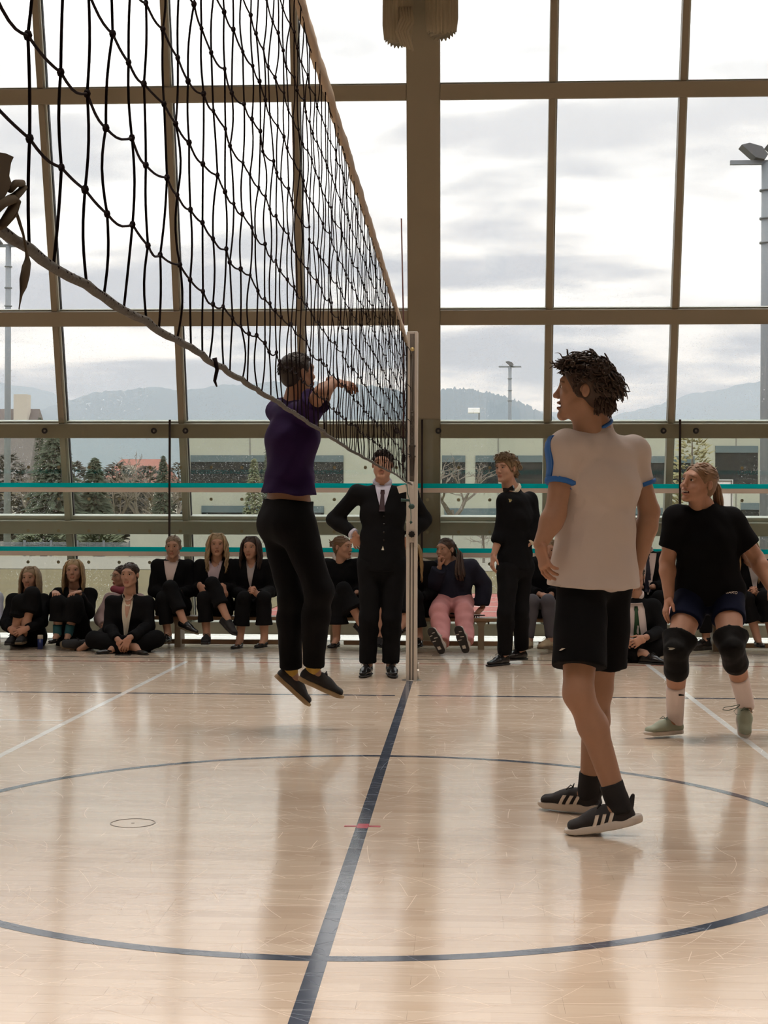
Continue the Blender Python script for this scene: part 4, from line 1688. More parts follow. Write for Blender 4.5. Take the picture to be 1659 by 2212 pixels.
def make_hair(style, seed, L=0.30, dens=1.0, gl=np.array([0, 0, -1.0]), wave=0.004):
    """returns (V,F,list-faces MB) in head space"""
    rr = random.Random(seed)
    b = MB()
    if style in ('long', 'wavy'):
        V, Fq = hair_cap(0.008, 0.006)
        b.add(V, [tuple(q) for q in Fq])
        wv = wave if style == 'long' else 0.014
        for s_ in (-1, 1):
            for i in range(int(46*dens)):
                u = i/(46*dens)
                y0 = -0.062+0.135*u+rr.gauss(0, .004)
                top = 0.016
                az = math.radians(62+112*u+rr.gauss(0, 4))
                p0 = np.array([s_*0.003, y0, 0.034+0.086*math.sqrt(max(0.05, 1-((y0-0.014)/0.10)**2))])
                pts = [p0]
                for e_ in (58, 30, 5):
                    q = skull_pt(az, math.radians(e_), 0.013+rr.uniform(0, .006)+(0.006 if e_ < 10 else 0))
                    pts.append(np.array([s_*q[0], q[1], q[2]]))
                x_, y_, z_ = pts[-1]
                ln = L*rr.uniform(0.82, 1.04)
                ph = rr.random()*6.28
                nseg = 7
                fwd = -0.020 if u < 0.45 else 0.0
                for k in range(1, nseg+1):
                    f = k/nseg
                    fall = gl*ln*f
                    pts.append(np.array([x_+s_*(0.012*math.sin(f*2.2))+wv*math.sin(ph+f*11), y_+fwd*f+wv*math.cos(ph+f*9), z_])+fall)
                lock(b, pts, rr.uniform(0.0085, 0.0125), 5, 0.25)
    elif style in ('tail', 'bun', 'sleek'):
        V, Fq = hair_cap(0.006, 0.005)
        b.add(V, [tuple(q) for q in Fq])
        knot = np.array([0, 0.112, 0.030 if style != 'sleek' else 0.0])
        for i in range(int(70*dens)):
            az = rr.uniform(0.3, 3.0)*(1 if i % 2 else -1)
            el0 = rr.uniform(0.15, 1.45)
            p0 = skull_pt(az*0.55, max(el0, 0.62 if abs(az) < 1.2 else 0.1), 0.006)
            p1 = skull_pt(az, el0, 0.010)
            p2 = skull_pt(az+(math.pi*np.sign(az)-az)*0.6, el0*0.6, 0.010)
            lock(b, [p0, p1, p2, knot], 0.007, 4, 0.6)
        if style == 'bun':
            for i in range(16):
                ph = rr.random()*6.28
                tilt = rr.uniform(-1.0, 1.0)
                c = knot+np.array([0, 0.022, 0.008])
                pts = []
                for k in range(8):
                    a = ph+k*0.8
                    pts.append(c+0.024*np.array([math.cos(a), 0.6*math.sin(a)*tilt, math.sin(a)]))
                lock(b, pts, 0.009, 5, 0.6)
            for i in range(5):
                d = np.array([rr.gauss(0, .5), .5, rr.gauss(0.2, .6)])
                lock(b, [knot+d*0.015, knot+d*0.04+np.array([0, 0.02, 0]), knot+d*0.06+np.array([0, .02, -.01])], 0.005, 4, 0.2)
        else:
            for i in range(int(34*dens)):
                a = rr.random()*6.28
                q = rr.random()**0.5*0.020
                ph = rr.random()*6.28
                pts = [knot+np.array([q*math.cos(a)*0.4, 0, q*math.sin(a)*0.4])]
                for k in range(1, 9):
                    f = k/8
                    pts.append(knot+np.array([q*math.cos(a)*(1+1.2*f)+wave*math.sin(ph+9*f), 0.030*math.sin(min(1, f*2.5)*1.57)+q*math.sin(a), 0])+gl*L*(f**1.15))
                lock(b, pts, 0.0075, 5, 0.2)
    elif style in ('short', 'crop', 'curly'):
        t = {'short': 0.012, 'crop': 0.006, 'curly': 0.019}[style]
        V, Fq = hair_cap(t, 0.006, low=-0.030)
        b.add(V, [tuple(q) for q in Fq])
        n_ = int({'short': 420, 'crop': 800, 'curly': 620}[style]*dens)
        for i in range(n_):
            az = rr.uniform(-math.pi, math.pi)
            el = math.asin(rr.uniform(-0.25, 1.0)) if abs(az) > 1.15 else math.asin(rr.uniform(0.42, 1.0))
            if 1.25 < abs(az) < 1.85 and el < 0.16:
                continue
            p = skull_pt(az, el, t*0.95)
            nr_ = nrm(p-np.array([0, 0.014, 0.02]))
            fl = np.array([0.25*math.sin(az)+rr.gauss(0, .3), -0.55+rr.gauss(0, .35), -0.15+rr.gauss(0, .25)]) if el > 0.5 else np.array([rr.gauss(0, .25), 0.35+rr.gauss(0, .2), -0.8])
            ln = {'short': rr.uniform(0.018, 0.032), 'crop': rr.uniform(0.008, 0.014), 'curly': rr.uniform(0.026, 0.048)}[style]
            if style == 'curly':
                ph = rr.random()*6.28
                tn = nrm(np.cross(nr_, [0.3, 0.2, 1.0]))
                t2 = np.cross(nr_, tn)
                pts = []
                for k in range(7):
                    f = k/6
                    cr = 0.008*math.sin(min(1, f*1.6)*1.57)
                    pts.append(p+nr_*ln*0.45*math.sin(f*2.0)+fl*ln*0.85*f+cr*(math.cos(ph+f*6.5)*tn+math.sin(ph+f*6.5)*t2))
                lock(b, pts, rr.uniform(0.0022, 0.0042), 4, 0.15)
            else:
                pts = [p, p+nr_*ln*0.45+fl*ln*0.25, p+nr_*ln*0.55+fl*ln*0.7, p+nr_*ln*0.45+fl*ln*1.15]
                lock(b, pts, rr.uniform(0.003, 0.005) if style != 'crop' else 0.0022, 3, 0.2)
        if style != 'crop':
            for i in range(int(n_*0.45)):
                az = math.pi+rr.uniform(-1.65, 1.65)
                el = rr.uniform(-0.75, 0.45)
                dv = np.array([math.sin(az)*math.cos(el), -math.cos(az)*math.cos(el), math.sin(el)])
                p = np.array([0, 0.055, -0.018])+dv*np.array([0.058+t*0.6, 0.045+t*0.62, 0.052])
                if abs(p[0]) > 0.06 and p[1] < 0.03:
                    continue
                ln = rr.uniform(0.02, 0.04)
                fl = np.array([rr.gauss(0, .25), 0.12+rr.gauss(0, .15), -0.9])
                pts = [p-dv*0.004, p+dv*0.007+fl*ln*0.3, p+dv*0.008+fl*ln*0.7, p+dv*rr.uniform(0.004, 0.014)+fl*ln]
                lock(b, pts, rr.uniform(0.0028, 0.0046), 4, 0.15)
    return b


# ------------------------------------------------------------------ hands, shoes
def hand_prims(s, wrist, d, nrmal, thumb, curl=0.5, spread=0.10, sc=1.0, fist=False):
    """d: wrist->fingers, nrmal: palm side, thumb: +1/-1 chooses the thumb side of cross(d, palm)"""
    d = nrm(d)
    n = nrm(np.asarray(nrmal, float)-d*np.dot(nrmal, d))
    sd = np.cross(d, n)*thumb                                # towards the thumb
    w = np.asarray(wrist, float)
    pe = w+d*0.088*sc
    s.ell(w-d*0.015, w+d*0.02, sd, (0.027*sc, 0.020*sc), (0.034*sc, 0.017*sc), 0.012)
    s.ell(w+d*0.02*sc, pe, sd, (0.034*sc, 0.016*sc), (0.040*sc, 0.0125*sc), 0.012)
    s.ball(w+d*0.035*sc+sd*0.024*sc+n*0.008*sc, 0.016*sc, 0.012)
    Ls = (0.070, 0.079, 0.073, 0.057)
    for i in range(4):
        off = (0.030-0.020*i)*sc
        base = w+d*(0.083-0.004*abs(i-1))*sc+sd*off
        dd = nrm(d+sd*(1.5-i)*spread)
        ln = Ls[i]*sc
        a1 = curl*(0.75+0.08*i)
        p = base
        ang = a1*0.6
        for seg, fr in enumerate((0.45, 0.30, 0.25)):
            v = dd*math.cos(ang)+n*math.sin(ang)
            q = p+v*ln*fr
            r0 = (0.0092-0.0009*seg-0.0007*(i == 3))*sc
            s.cone(p, q, r0, r0-0.0008, 0.004)
            p = q
            ang += a1*(1.05 if seg == 0 else 0.8)
    tb = w+d*0.022*sc+sd*0.026*sc+n*0.006*sc
    td = nrm(sd*0.75+d*0.75+n*(0.25+0.5*curl*0.5))
    t1 = tb+td*0.038*sc
    t2 = t1+nrm(td*0.7+d*0.6+n*0.35*curl-sd*0.25*curl)*0.036*sc
    s.cone(tb, t1, 0.0125*sc, 0.0105*sc, 0.008)
    s.cone(t1, t2, 0.0103*sc, 0.0085*sc, 0.005)


SHOES = {}


def shoe_mesh(kind, h):
    key = (kind, h)
    if key in SHOES:
        return SHOES[key]
    s = SD()
    so = SD()
    if kind in ('sneaker', 'runner', 'boot', 'skate'):
        s.ell((-0.062, 0, 0.042), (0.06, 0, 0.046), (0, 1, 0), (0.036, 0.040), (0.041, 0.036), 0.025)
        s.ell((0.06, 0, 0.042), (0.150, 0, 0.034), (0, 1, 0), (0.041, 0.032), (0.040, 0.022), 0.025)
        s.cone((0.02, 0, 0.074), (0.09, 0, 0.048), 0.024, 0.020, 0.025)
        s.cone((-0.042, 0, 0.05), (-0.040, 0, 0.118 if kind == 'boot' else 0.088), 0.038, 0.037 if kind != 'boot' else 0.041, 0.02, flat=(False, True))
        if kind == 'runner':
            s.cone((-0.086, 0, 0.085), (-0.100, 0, 0.116), 0.014, 0.008, 0.016)
        s.cut((0, 0, 1), 0.012)
        w_ = 0.0 if kind != 'runner' else 0.004
        so.ell((-0.060, 0, 0.012), (0.06, 0, 0.012), (0, 1, 0), (0.0375+w_, 0.06), (0.042, 0.06), 0.02)
        so.ell((0.06, 0, 0.012), (0.146, 0, 0.012), (0, 1, 0), (0.043, 0.06), (0.041, 0.06), 0.02)
        if kind == 'runner':
            so.ball((-0.095, 0, 0.026), (0.03, 0.034, 0.03), 0.02)
            so.cut((-0.06, 0, -1), -0.036)
            so.cut((0.10, 0, 1.0), -0.001)
        else:
            so.cut((0, 0, -1), -0.027)
        so.cut((0, 0, 1), 0.0)
        so.cut((-0.25, 0, 1.0), -0.036)
    elif kind == 'dress':
        s.ell((-0.062, 0, 0.040), (0.06, 0, 0.040), (0, 1, 0), (0.033, 0.038), (0.038, 0.030), 0.025)
        s.ell((0.06, 0, 0.036), (0.175, 0, 0.026), (0, 1, 0), (0.038, 0.026), (0.026, 0.015), 0.025)
        s.cone((0.02, 0, 0.066), (0.09, 0, 0.040), 0.022, 0.018, 0.025)
        s.cone((-0.042, 0, 0.05), (-0.040, 0, 0.082), 0.036, 0.036, 0.02, flat=(False, True))
        s.cut((0, 0, 1), 0.010)
        so.ell((-0.064, 0, 0.008), (0.06, 0, 0.008), (0, 1, 0), (0.036, 0.05), (0.040, 0.05), 0.02)
        so.ell((0.06, 0, 0.008), (0.178, 0, 0.008), (0, 1, 0), (0.041, 0.05), (0.028, 0.05), 0.02)
        so.cut((0, 0, -1), -0.014)
        so.cut((0, 0, 1), 0.0)
    else:   # flat ballerina
        s.ell((-0.060, 0, 0.030), (0.05, 0, 0.022), (0, 1, 0), (0.030, 0.030), (0.034, 0.020), 0.02)
        s.ell((0.05, 0, 0.024), (0.140, 0, 0.020), (0, 1, 0), (0.036, 0.024), (0.030, 0.015), 0.02)
        s.ball((0.0, 0, 0.070), (0.062, 0.022, 0.050), 0.010, op='s')
        s.cut((0, 0, 1), 0.004)
        so.ell((-0.062, 0, 0.006), (0.05, 0, 0.006), (0, 1, 0), (0.031, 0.04), (0.036, 0.04), 0.02)
        so.ell((0.05, 0, 0.006), (0.142, 0, 0.006), (0, 1, 0), (0.038, 0.04), (0.031, 0.04), 0.02)
        so.cut((0, 0, -1), -0.008)
        so.cut((0, 0, 1), 0.0)
    SHOES[key] = (s.mesh(h), so.mesh(min(h, 0.0055)))
    return SHOES[key]


def shoe_laces(kind):
    b = MB()
    if kind in ('sneaker', 'runner', 'boot', 'skate', 'dress'):
        for k in range(4 if kind != 'dress' else 3):
            f = k/3
            x_ = 0.035+0.058*f if kind != 'dress' else 0.035+0.035*f
            zt = (0.094-0.027*f) if kind != 'dress' else (0.085-0.018*f)
            for s_ in (-1, 1):
                b.tube([(x_-0.012, s_*0.024, zt-0.012), (x_, 0, zt+0.003), (x_+0.012, -s_*0.024, zt-0.014)], 0.0028, 5)
        for s_ in (-1, 1):
            zt = 0.098 if kind != 'dress' else 0.088
            b.tube([(0.030, 0, zt), (0.034, s_*0.020, zt+0.012), (0.048, s_*0.036, zt-0.006), (0.040, s_*0.018, zt-0.002), (0.030, 0, zt)], 0.0024, 5)
    return b


# ------------------------------------------------------------------ the person builder
SKIN = (0.45, 0.255, 0.175)
BLACKC = M('black_cloth', (0.0075, 0.0075, 0.0085), 0.9, spec=0.12, bump=(90, 0.12))
BLACKJ = M('black_jersey', (0.006, 0.006, 0.007), 0.9, spec=0.12, bump=(90, 0.1))
NAVYC = M('navy_cloth', (0.009, 0.011, 0.024), 0.85, bump=(90, 0.12))
M_EYEW = M('eye_white', (0.62, 0.58, 0.54), 0.3)
M_IRIS = M('iris', (0.035, 0.022, 0.014), 0.2)


def skin_mat():
    if 'skin' not in MATS:
        MATS['skin'] = mat('skin', (0.5, 0.3, 0.2), 0.55, spec=0.35, attr='Col', vary=(45, 0.05))
    return MATS['skin']


def torso_prims(s, J, inf=0.0, g=1.0, k=0.04, lo=0.0, fl=0.0, male=True, hem=None):
    pel, S = J['pel'], (J['shA']+J['shB'])/2
    sv = nrm(J['shB']-J['shA'])
    hv = nrm(J['hipB']-J['hipA'])
    sp = S-pel
    sw = np.linalg.norm(J['shB']-J['shA'])/2
    W = [(0.160 if male else 0.168)*g, (0.142 if male else 0.128)*g, (0.158 if male else 0.142)*g, min(0.155*g, sw*0.95)]
    D = [0.112*g, 0.104*g, 0.115*g, 0.085*g]
    P = [pel, pel+sp*0.36, pel+sp*0.70, pel+sp*0.93]
    ss = [hv, nrm(hv+sv), sv, sv]
    if hem is not None:
        lowp = pel-nrm(sp)*hem
        s.ell(lowp, pel+sp*0.30, hv, (W[0]+inf+fl, D[0]+inf+fl), (W[1]+inf, D[1]+inf), k, flat=(True, False))
    for i in range(3 if hem is None or hem > -0.02 else 0, 3) if False else range(0 if hem is None or hem > -0.02 else 1, 3):
        s.ell(P[i], P[i+1], ss[i], (W[i]+inf, D[i]+inf), (W[i+1]+inf, D[i+1]+inf), k)
    for q in ('A', 'B'):
        s.cone(P[3], J['sh'+q], 0.062*g+inf, 0.052*g+inf, k)
    s.cone(P[3], J['nb'], 0.075*g+inf*0.6, 0.056*g+inf*0.4, k)


def arm_prims(s, J, q, inf=0.0, g=1.0, frac=2.0, k=0.02, start=0.0, loose=0.0):
    sh, el, wr = J['sh'+q], J['el'+q], J['wr'+q]
    r = [0.050*g, 0.040*g, 0.042*g, 0.027*g]
    if frac <= 1:
        e = sh+(el-sh)*frac
        a = sh+(el-sh)*start
        s.cone(a, e, r[0]+inf, r[0]+(r[1]-r[0])*frac+inf+loose, k, flat=(start > 0, True))
    else:
        if start < 1:
            s.cone(sh+(el-sh)*start, el, r[0]+inf, r[1]+inf, k, flat=(start > 0, False))
        st = max(0.0, start-1)
        a = el+(wr-el)*st
        e = el+(wr-el)*(frac-1)
        mid = el+(wr-el)*0.28
        if st < 0.25:
            s.cone(a, mid, r[1]+inf, r[2]+inf+0.001, k)
            s.cone(mid, e, r[2]+inf+0.001, r[3]+inf+loose+(r[2]-r[3])*(2-frac), k, flat=(False, frac < 2.01 and inf > 0))
        else:
            s.cone(a, e, r[2]+(r[3]-r[2])*st+inf, r[3]+inf+loose, k, flat=(True, True))


def leg_prims(s, J, q, inf=0.0, g=1.0, frac=2.0, k=0.03, start=0.0, loose=0.0, flare=0.0):
    hp, kn, an = J['hip'+q], J['kn'+q], J['an'+q]
    r = [0.086*g, 0.056*g, 0.055*g, 0.037*g]
    if frac <= 1:
        e = hp+(kn-hp)*frac
        s.cone(hp, e, r[0]+inf, r[0]+(r[1]-r[0])*frac+inf+loose, k, flat=(False, True))
        return
    if start < 1:
        s.cone(hp+(kn-hp)*start, kn, r[0]+inf, r[1]+inf, k, flat=(start > 0, False))
    st = max(0.0, start-1)
    sn = nrm(an-kn)
    front = nrm((kn-hp)-sn*np.dot(kn-hp, sn)) if np.linalg.norm(np.cross(nrm(kn-hp), sn)) > 0.15 else np.zeros(3)
    calf = kn+(an-kn)*0.30-front*0.014
    e = kn+(an-kn)*(frac-1)
    a = kn+(an-kn)*st
    if st < 0.28:
        s.cone(a, calf, r[1]*0.95+inf, r[2]+inf+flare*0.3, k)
        s.cone(calf, e, r[2]+inf+flare*0.3, r[3]+inf+loose+flare+(r[2]-r[3])*max(0, (2-frac)), k, flat=(False, inf > 0))
    else:
        s.cone(a, e, r[2]+(r[3]-r[2])*st+inf, r[3]+inf+loose, k, flat=(True, True))


class Patch:
    """thin shells laid on a garment (shirt front, tie, lettering)"""

    def __init__(self, V, Fq):
        self.bvh = BVHTree.FromPolygons([tuple(v) for v in V], [tuple(int(i) for i in q) for q in Fq])

    def rows(self, org, su, up, fr, rows, off, nu=6):
        b = MB()
        vs = []
        last = 0.0
        for (v, ul, ur) in rows:
            for i in range(nu+1):
                u = ul+(ur-ul)*i/nu
                o = org+su*u+up*v+fr*0.6
                hit = self.bvh.ray_cast(Vector(o), Vector(-fr))
                if hit[0] is not None:
                    last = 0.6-hit[3]
                vs.append((u, v, last))
        n = nu+1
        m = len(rows)
        # relax depth a little, then lift
        D = np.array([q[2] for q in vs]).reshape(m, n)
        D = np.minimum(D, np.median(D)+0.045)
        if m > 4:
            E_ = np.pad(D, 1, mode='edge')
            B_ = sum(E_[a:a+m, c:c+n] for a in range(3) for c in range(3))/9
            D = np.maximum(D, B_)
        top = [org+su*q[0]+up*q[1]+fr*(D.ravel()[i]+off) for i, q in enumerate(vs)]
        bot = [org+su*q[0]+up*q[1]+fr*(D.ravel()[i]-0.012) for i, q in enumerate(vs)]
        fs = []
        for r_ in range(m-1):
            for i in range(nu):
                a = r_*n+i
                fs.append((a, a+1, a+n+1, a+n))
        N_ = m*n
        ring = [i for i in range(n)]+[r_*n+nu for r_ in range(1, m)]+[(m-1)*n+i for i in range(nu-1, -1, -1)]+[r_*n for r_ in range(m-2, 0, -1)]
        for i in range(len(ring)):
            a, c = ring[i], ring[(i+1) % len(ring)]
            fs.append((a, c, N_+c, N_+a))
        return b.add(top+bot, fs)


FONT = {'J': [[(1, 1), (1, .25), (.8, 0), (.2, 0), (0, .25)]], 'A': [[(0, 0), (.5, 1), (1, 0)], [(.2, .38), (.8, .38)]],
        'K': [[(0, 0), (0, 1)], [(.95, 1), (0, .45)], [(.3, .6), (1, 0)]], 'O': [[(.25, 0), (.75, 0), (1, .3), (1, .7), (.75, 1), (.25, 1), (0, .7), (0, .3), (.25, 0)]]}


def person(label, J, face, head_up=(0, 0, 1), male=True, skin=SKIN, hair=None, g=1.0, hscale=1.0, mouth='shut', front=(0, -1, 0),
           garments=(), hands=None, shoes=None, h=0.0115, hh=0.0058, group=None, bh=0.0145, seed=1, eyes=True):
    """J: joints in world space.  Returns a dict with the empty and meshes to hang more parts on."""
    J = {k: np.asarray(v, float) for k, v in J.items()}
    if 'nb' not in J:
        J['nb'] = (J['shA']+J['shB'])/2+np.array([0, 0.01, 0.045])
    fz = min(J['anA'][2], J['anB'][2], J['pel'][2])-0.09
    base = np.array([J['pel'][0], J['pel'][1], max(0.0, fz)])
    T = empty('person', tuple(base))
    tag(T, label, 'person', group)
    sk = np.array(skin)
    hc = np.array(hair[1]) if hair else np.array((0.03, 0.02, 0.015))
    # ---- body
    s = SD()
    torso_prims(s, J, 0.0, g*0.97, male=male)
    hd = J['head']
    R = frame(face, head_up)
    nk = hd+R@np.array([0, 0.014, -0.055])*hscale
    s.cone(J['nb'], nk, 0.055*g, 0.049*g*(1.06 if male else 0.98), 0.03)
    for q in 'AB':
        arm_prims(s, J, q, 0, g)
        leg_prims(s, J, q, 0, g)
        td = nrm(shoes[q][1]) if shoes else np.array([0, -1.0, 0])
        s.cone(J['an'+q], J['an'+q]+td*0.07+np.array([0, 0, -0.045]), 0.034*g, 0.028*g, 0.02)
    s.ell(J['pel'], J['pel']+np.array([0, 0, 0.01]), J['hipB']-J['hipA'], (0.15*g, 0.11*g), (0.15*g, 0.11*g), 0.04)
    V, Fq = s.mesh(bh)
    V = smooth_mesh(V, Fq, 2, 0.4)
    C = np.repeat(sk[None, :], len(V), 0)
    parts = [(V, Fq, C)]
    hV, hF = head_mesh(male, mouth, hh)
    parts.append(((R@(hV*hscale).T).T+hd, hF, head_cols(hV, skin, hc, male, mouth)))
    hands = hands or {}
    for q in 'AB':
        if q in hands:
            d, n, th, cu = hands[q][:4]
            hs = SD()
            hand_prims(hs, J['wr'+q], d, n, th, cu, sc=(0.97 if male else 0.88)*(hands[q][4] if len(hands[q]) > 4 else 1.0))
            v2, f2 = hs.mesh(0.0052 if h > 0.008 else 0.0034)
            v2 = smooth_mesh(v2, f2, 1, 0.3)
            c2 = np.repeat(sk[None, :]*np.array([1.04, 0.97, 0.95]), len(v2), 0)
            parts.append((v2, f2, c2))
    off = 0
    VV, FF, CC = [], [], []
    for v, f, c in parts:
        VV.append(v)
        FF.append(f+off)
        CC.append(c)
        off += len(v)
    me = np_mesh('body', np.concatenate(VV), np.concatenate(FF), True, base, np.clip(np.concatenate(CC), 0, 1))
    me.materials.append(skin_mat())
    body = link_mesh('body', me, None, T)
    # ---- eyes
    if eyes:
        for q in (-1, 1):
            b = MB()
            ec = np.array([q*0.0310, -0.0765, 0.0112])
            b.ball(ec, 0.0128, 12, 8)
            b.cur = 1
            gz = nrm([q*0.02, -1, 0.02])
            b.disc(ec+gz*0.0112, gz, 0.0066, 0.0022, 12)
            V2 = (R@(np.array(b.v)*hscale).T).T+hd
            me = np_mesh('eye', V2, b.f, True, base, midx=b.mi)
            me.materials.append(M_EYEW)
            me.materials.append(M_IRIS)
            link_mesh('eye', me, None, T)
    # ---- hair
    if hair:
        style, col = hair[0], hair[1]
        kw = hair[2] if len(hair) > 2 else {}
        gl = R.T@np.array([0, 0, -1.0])
        hb = make_hair(style, seed, gl=gl, **kw)
        V2 = (R@(np.array(hb.v)*hscale).T).T+hd
        me = np_mesh('hair', V2, hb.f, True, base)
        key = 'hair_%02d_%02d_%02d' % tuple(int(c*100) for c in col)
        me.materials.append(M(key, col, 0.5, spec=0.4, vary=(38, 0.45)))
        link_mesh('hair', me, None, T)
    out = {'T': T, 'J': J, 'base': base, 'R': R, 'hd': hd}
    # ---- clothes
    for gi, G in enumerate(garments):
        kind, m_ = G['k'], G['m']
        s = SD()
        inf = G.get('inf', 0.010)
        kk = G.get('blend', 0.035)
        if kind in ('top', 'tee', 'jacket'):
            torso_prims(s, J, inf, g, kk, male=male, hem=G.get('hem', 0.10), fl=G.get('flh', 0.004))
            for q in 'AB':
                arm_prims(s, J, q, inf*G.get('arm', 1.0), g, G.get('sleeve', 1.93), 0.03, loose=G.get('loose', 0.004))
            # open neck
            if G.get('neck', 1) and 'nocut' not in G:
                nb = J['nb']
                s.cone(nb+nrm(nk-nb)*0.030, nk, 0.062*g, 0.075*g, 0.006, op='s')
            if kind == 'jacket' and not G.get('shut'):
                f_ = nrm(np.asarray(front, float))
                S_ = (J['shA']+J['shB'])/2
                s.cone(J['nb']+nrm(nk-J['nb'])*0.06, S_+f_*0.115-nrm(S_-J['pel'])*0.015, 0.050*g, 0.034*g, 0.008, op='s')
            if 'low' in G:
                for q in 'AB':
                    s.cone(J['hip'+q], J['hip'+q]+(J['kn'+q]-J['hip'+q])*G['low'], 0.100*g+inf, 0.095*g+inf, 0.05, flat=(False, True))
        elif kind in ('trousers', 'shorts'):
            pel = J['pel']
            hv = nrm(J['hipB']-J['hipA'])
            upv = nrm((J['shA']+J['shB'])/2-pel)
            wst = G.get('waist', 0.08)
            s.ell(pel-upv*0.03, pel+upv*wst, hv, (0.158*g+inf, 0.112*g+inf), (0.150*g+inf, 0.106*g+inf), 0.04, flat=(False, True))
            if G.get('seat'):
                fr_ = nrm(np.asarray(front, float))
                s.cone(J['hipA']*0.8+pel*0.2-fr_*G.get('sb', 0.03), J['hipB']*0.8+pel*0.2-fr_*G.get('sb', 0.03), 0.094*g+inf, 0.094*g+inf, 0.05)
            for q in 'AB':
                leg_prims(s, J, q, inf, g, G.get('leg', 1.93), 0.035, loose=G.get('loose', 0.008), flare=G.get('flare', 0.0))
        elif kind == 'sleeve_band':
            arm_prims(s, J, G['q'], inf, g, G['to'], 0.01, start=G['from'], loose=G.get('loose', 0))
        elif kind == 'leg_band':
            leg_prims(s, J, G['q'], inf, g, G['to'], 0.01, start=G['from'], loose=G.get('loose', 0))
            for pc in G.get('pads', ()):
                s.ball(pc, G.get('padr', 0.05), 0.03)
        elif kind == 'scarf':
            for a_, b_, r_ in G['segs']:
                s.cone(a_, b_, r_, r_, 0.02)
        gh = G.get('h', h)
        V, Fq = s.mesh(gh, G.get('noise', (0.0022, 26.0, seed*1.3+gi)))
        V = smooth_mesh(V, Fq, 1, 0.35)
        me = np_mesh(G['n'], V, Fq, True, base)
        me.materials.append(m_)
        o = link_mesh(G['n'], me, None, T)
        if 'label' in G:
            o['label'] = G['label']
        out[G['n']] = (o, V, Fq)
        if 'q' in G:
            out[G['n']+G['q']] = (o, V, Fq)
    # ---- shoes
    if shoes:
        for q in 'AB':
            kind, td, m_up, m_so = shoes[q][:4]
            up = shoes[q][4] if len(shoes[q]) > 4 else (0, 0, 1)
            x_ = nrm(td)
            z_ = nrm(np.asarray(up, float)-x_*np.dot(up, x_))
            y_ = np.cross(z_, x_)
            RS = np.stack([x_, y_, z_], 1)
            sc_ = shoes[q][5] if len(shoes[q]) > 5 else (1.0 if male else 0.90)
            (uv, uf), (sv_, sf) = shoe_mesh(kind, 0.0078 if h > 0.008 else 0.0042)
            org = J['an'+q]-RS@np.array([-0.040, 0, 0.085])*sc_
            lift = 0
            ub = (RS@(uv*sc_).T).T+org
            sb = (RS@(sv_*sc_).T).T+org
            mz = min(ub[:, 2].min(), sb[:, 2].min())
            if mz < 0.001:
                ub[:, 2] += 0.001-mz
                sb[:, 2] += 0.001-mz
                lift = 0.001-mz
            me = np_mesh('shoe', ub, uf, True, base)
            me.materials.append(m_up)
            so_ = link_mesh('shoe', me, None, T)
            me = np_mesh('sole', sb, sf, True, base)
            me.materials.append(m_so)
            out['sole'+q] = (link_mesh('sole', me, None, so_), sb, sf)
            lb = shoe_laces(kind)
            if lb.v:
                lv = (RS@(np.array(lb.v)*sc_).T).T+org
                lv[:, 2] += lift
                me = np_mesh('laces', lv, lb.f, True, base)
                me.materials.append(shoes[q][6] if len(shoes[q]) > 6 else m_up)
                link_mesh('laces', me, None, so_)
            out['shoe'+q] = (so_, ub, uf, RS, org+np.array([0, 0, lift]), sc_)
    return out


def add_patch(P, garment, rows, m_, name, parent=None, org=None, su=None, up=None, fr=None, off=0.005, nu=6, front=(0, -1, 0)):
    """rows are (v, u_left, u_right) in metres about the base of the neck, seen from the front"""
    o, V, Fq = P[garment]
    key = garment+'_patch'
    if key not in P:
        P[key] = Patch(V, Fq)
    J = P['J']
    S = (J['shA']+J['shB'])/2
    if up is None:
        up = nrm(S-J['pel'])
    if fr is None:
        f = np.asarray(front, float)
        fr = nrm(f-up*np.dot(f, up))
    if su is None:
        su = nrm(np.cross(fr, up))*-1.0
    if org is None:
        org = S
    b = P[key].rows(np.asarray(org, float), su, up, fr, rows, off, nu)
    me = np_mesh(name, np.array(b.v), b.f, True, P['base'])
    me.materials.append(m_)
    return link_mesh(name, me, None, parent or P['T'])


def vneck(P, garment, m_, depth=0.26, w=0.055, front=(0, -1, 0), name='shirt_front', top=0.055, off=0.011, org=None):
    rows = []
    n = 14
    for i in range(n+1):
        f = i/n
        v = top-(top+depth)*f
        ww = w*(1-f)**0.85+0.004
        rows.append((v, -ww, ww))
    return add_patch(P, garment, rows, m_, name, front=front, off=off, org=org)


def collar(P, m_, front=(0, -1, 0), r=0.060, z=0.02, th=0.012, name='collar'):
    J = P['J']
    nb = J['nb']
    ax = nrm(P['hd']-nb)
    f = np.asarray(front, float)
    f = nrm(f-ax*np.dot(f, ax))
    s_ = np.cross(ax, f)
    b = MB()
    c = nb+ax*z
    pts = []
    for k in range(21):
        a = math.radians(18+324*k/20)
        pts.append(c+r*(math.cos(a)*f+math.sin(a)*s_)-ax*0.022*math.cos(a)*(1 if math.cos(a) > 0 else 0.3))
    b.tube(pts, [th*0.9]+[th*1.15]*19+[th*0.9], 6, flat=(ax, 1.5))
    for q in (0, 20):
        p = pts[q]
        sg = 1 if q == 0 else -1
        t_ = p-ax*0.040+s_*0.016*sg+f*0.008
        b.add([p+s_*0.03*sg+ax*0.010, p+ax*0.008, t_, p+s_*0.03*sg+ax*0.010-f*0.006, p+ax*0.008-f*0.006, t_-f*0.006],
              [(0, 1, 2), (5, 4, 3), (0, 1, 4, 3), (1, 2, 5, 4), (2, 0, 3, 5)])
    me = np_mesh(name, np.array(b.v), b.f, False, P['base'])
    me.materials.append(m_)
    return link_mesh(name, me, None, P['T'])


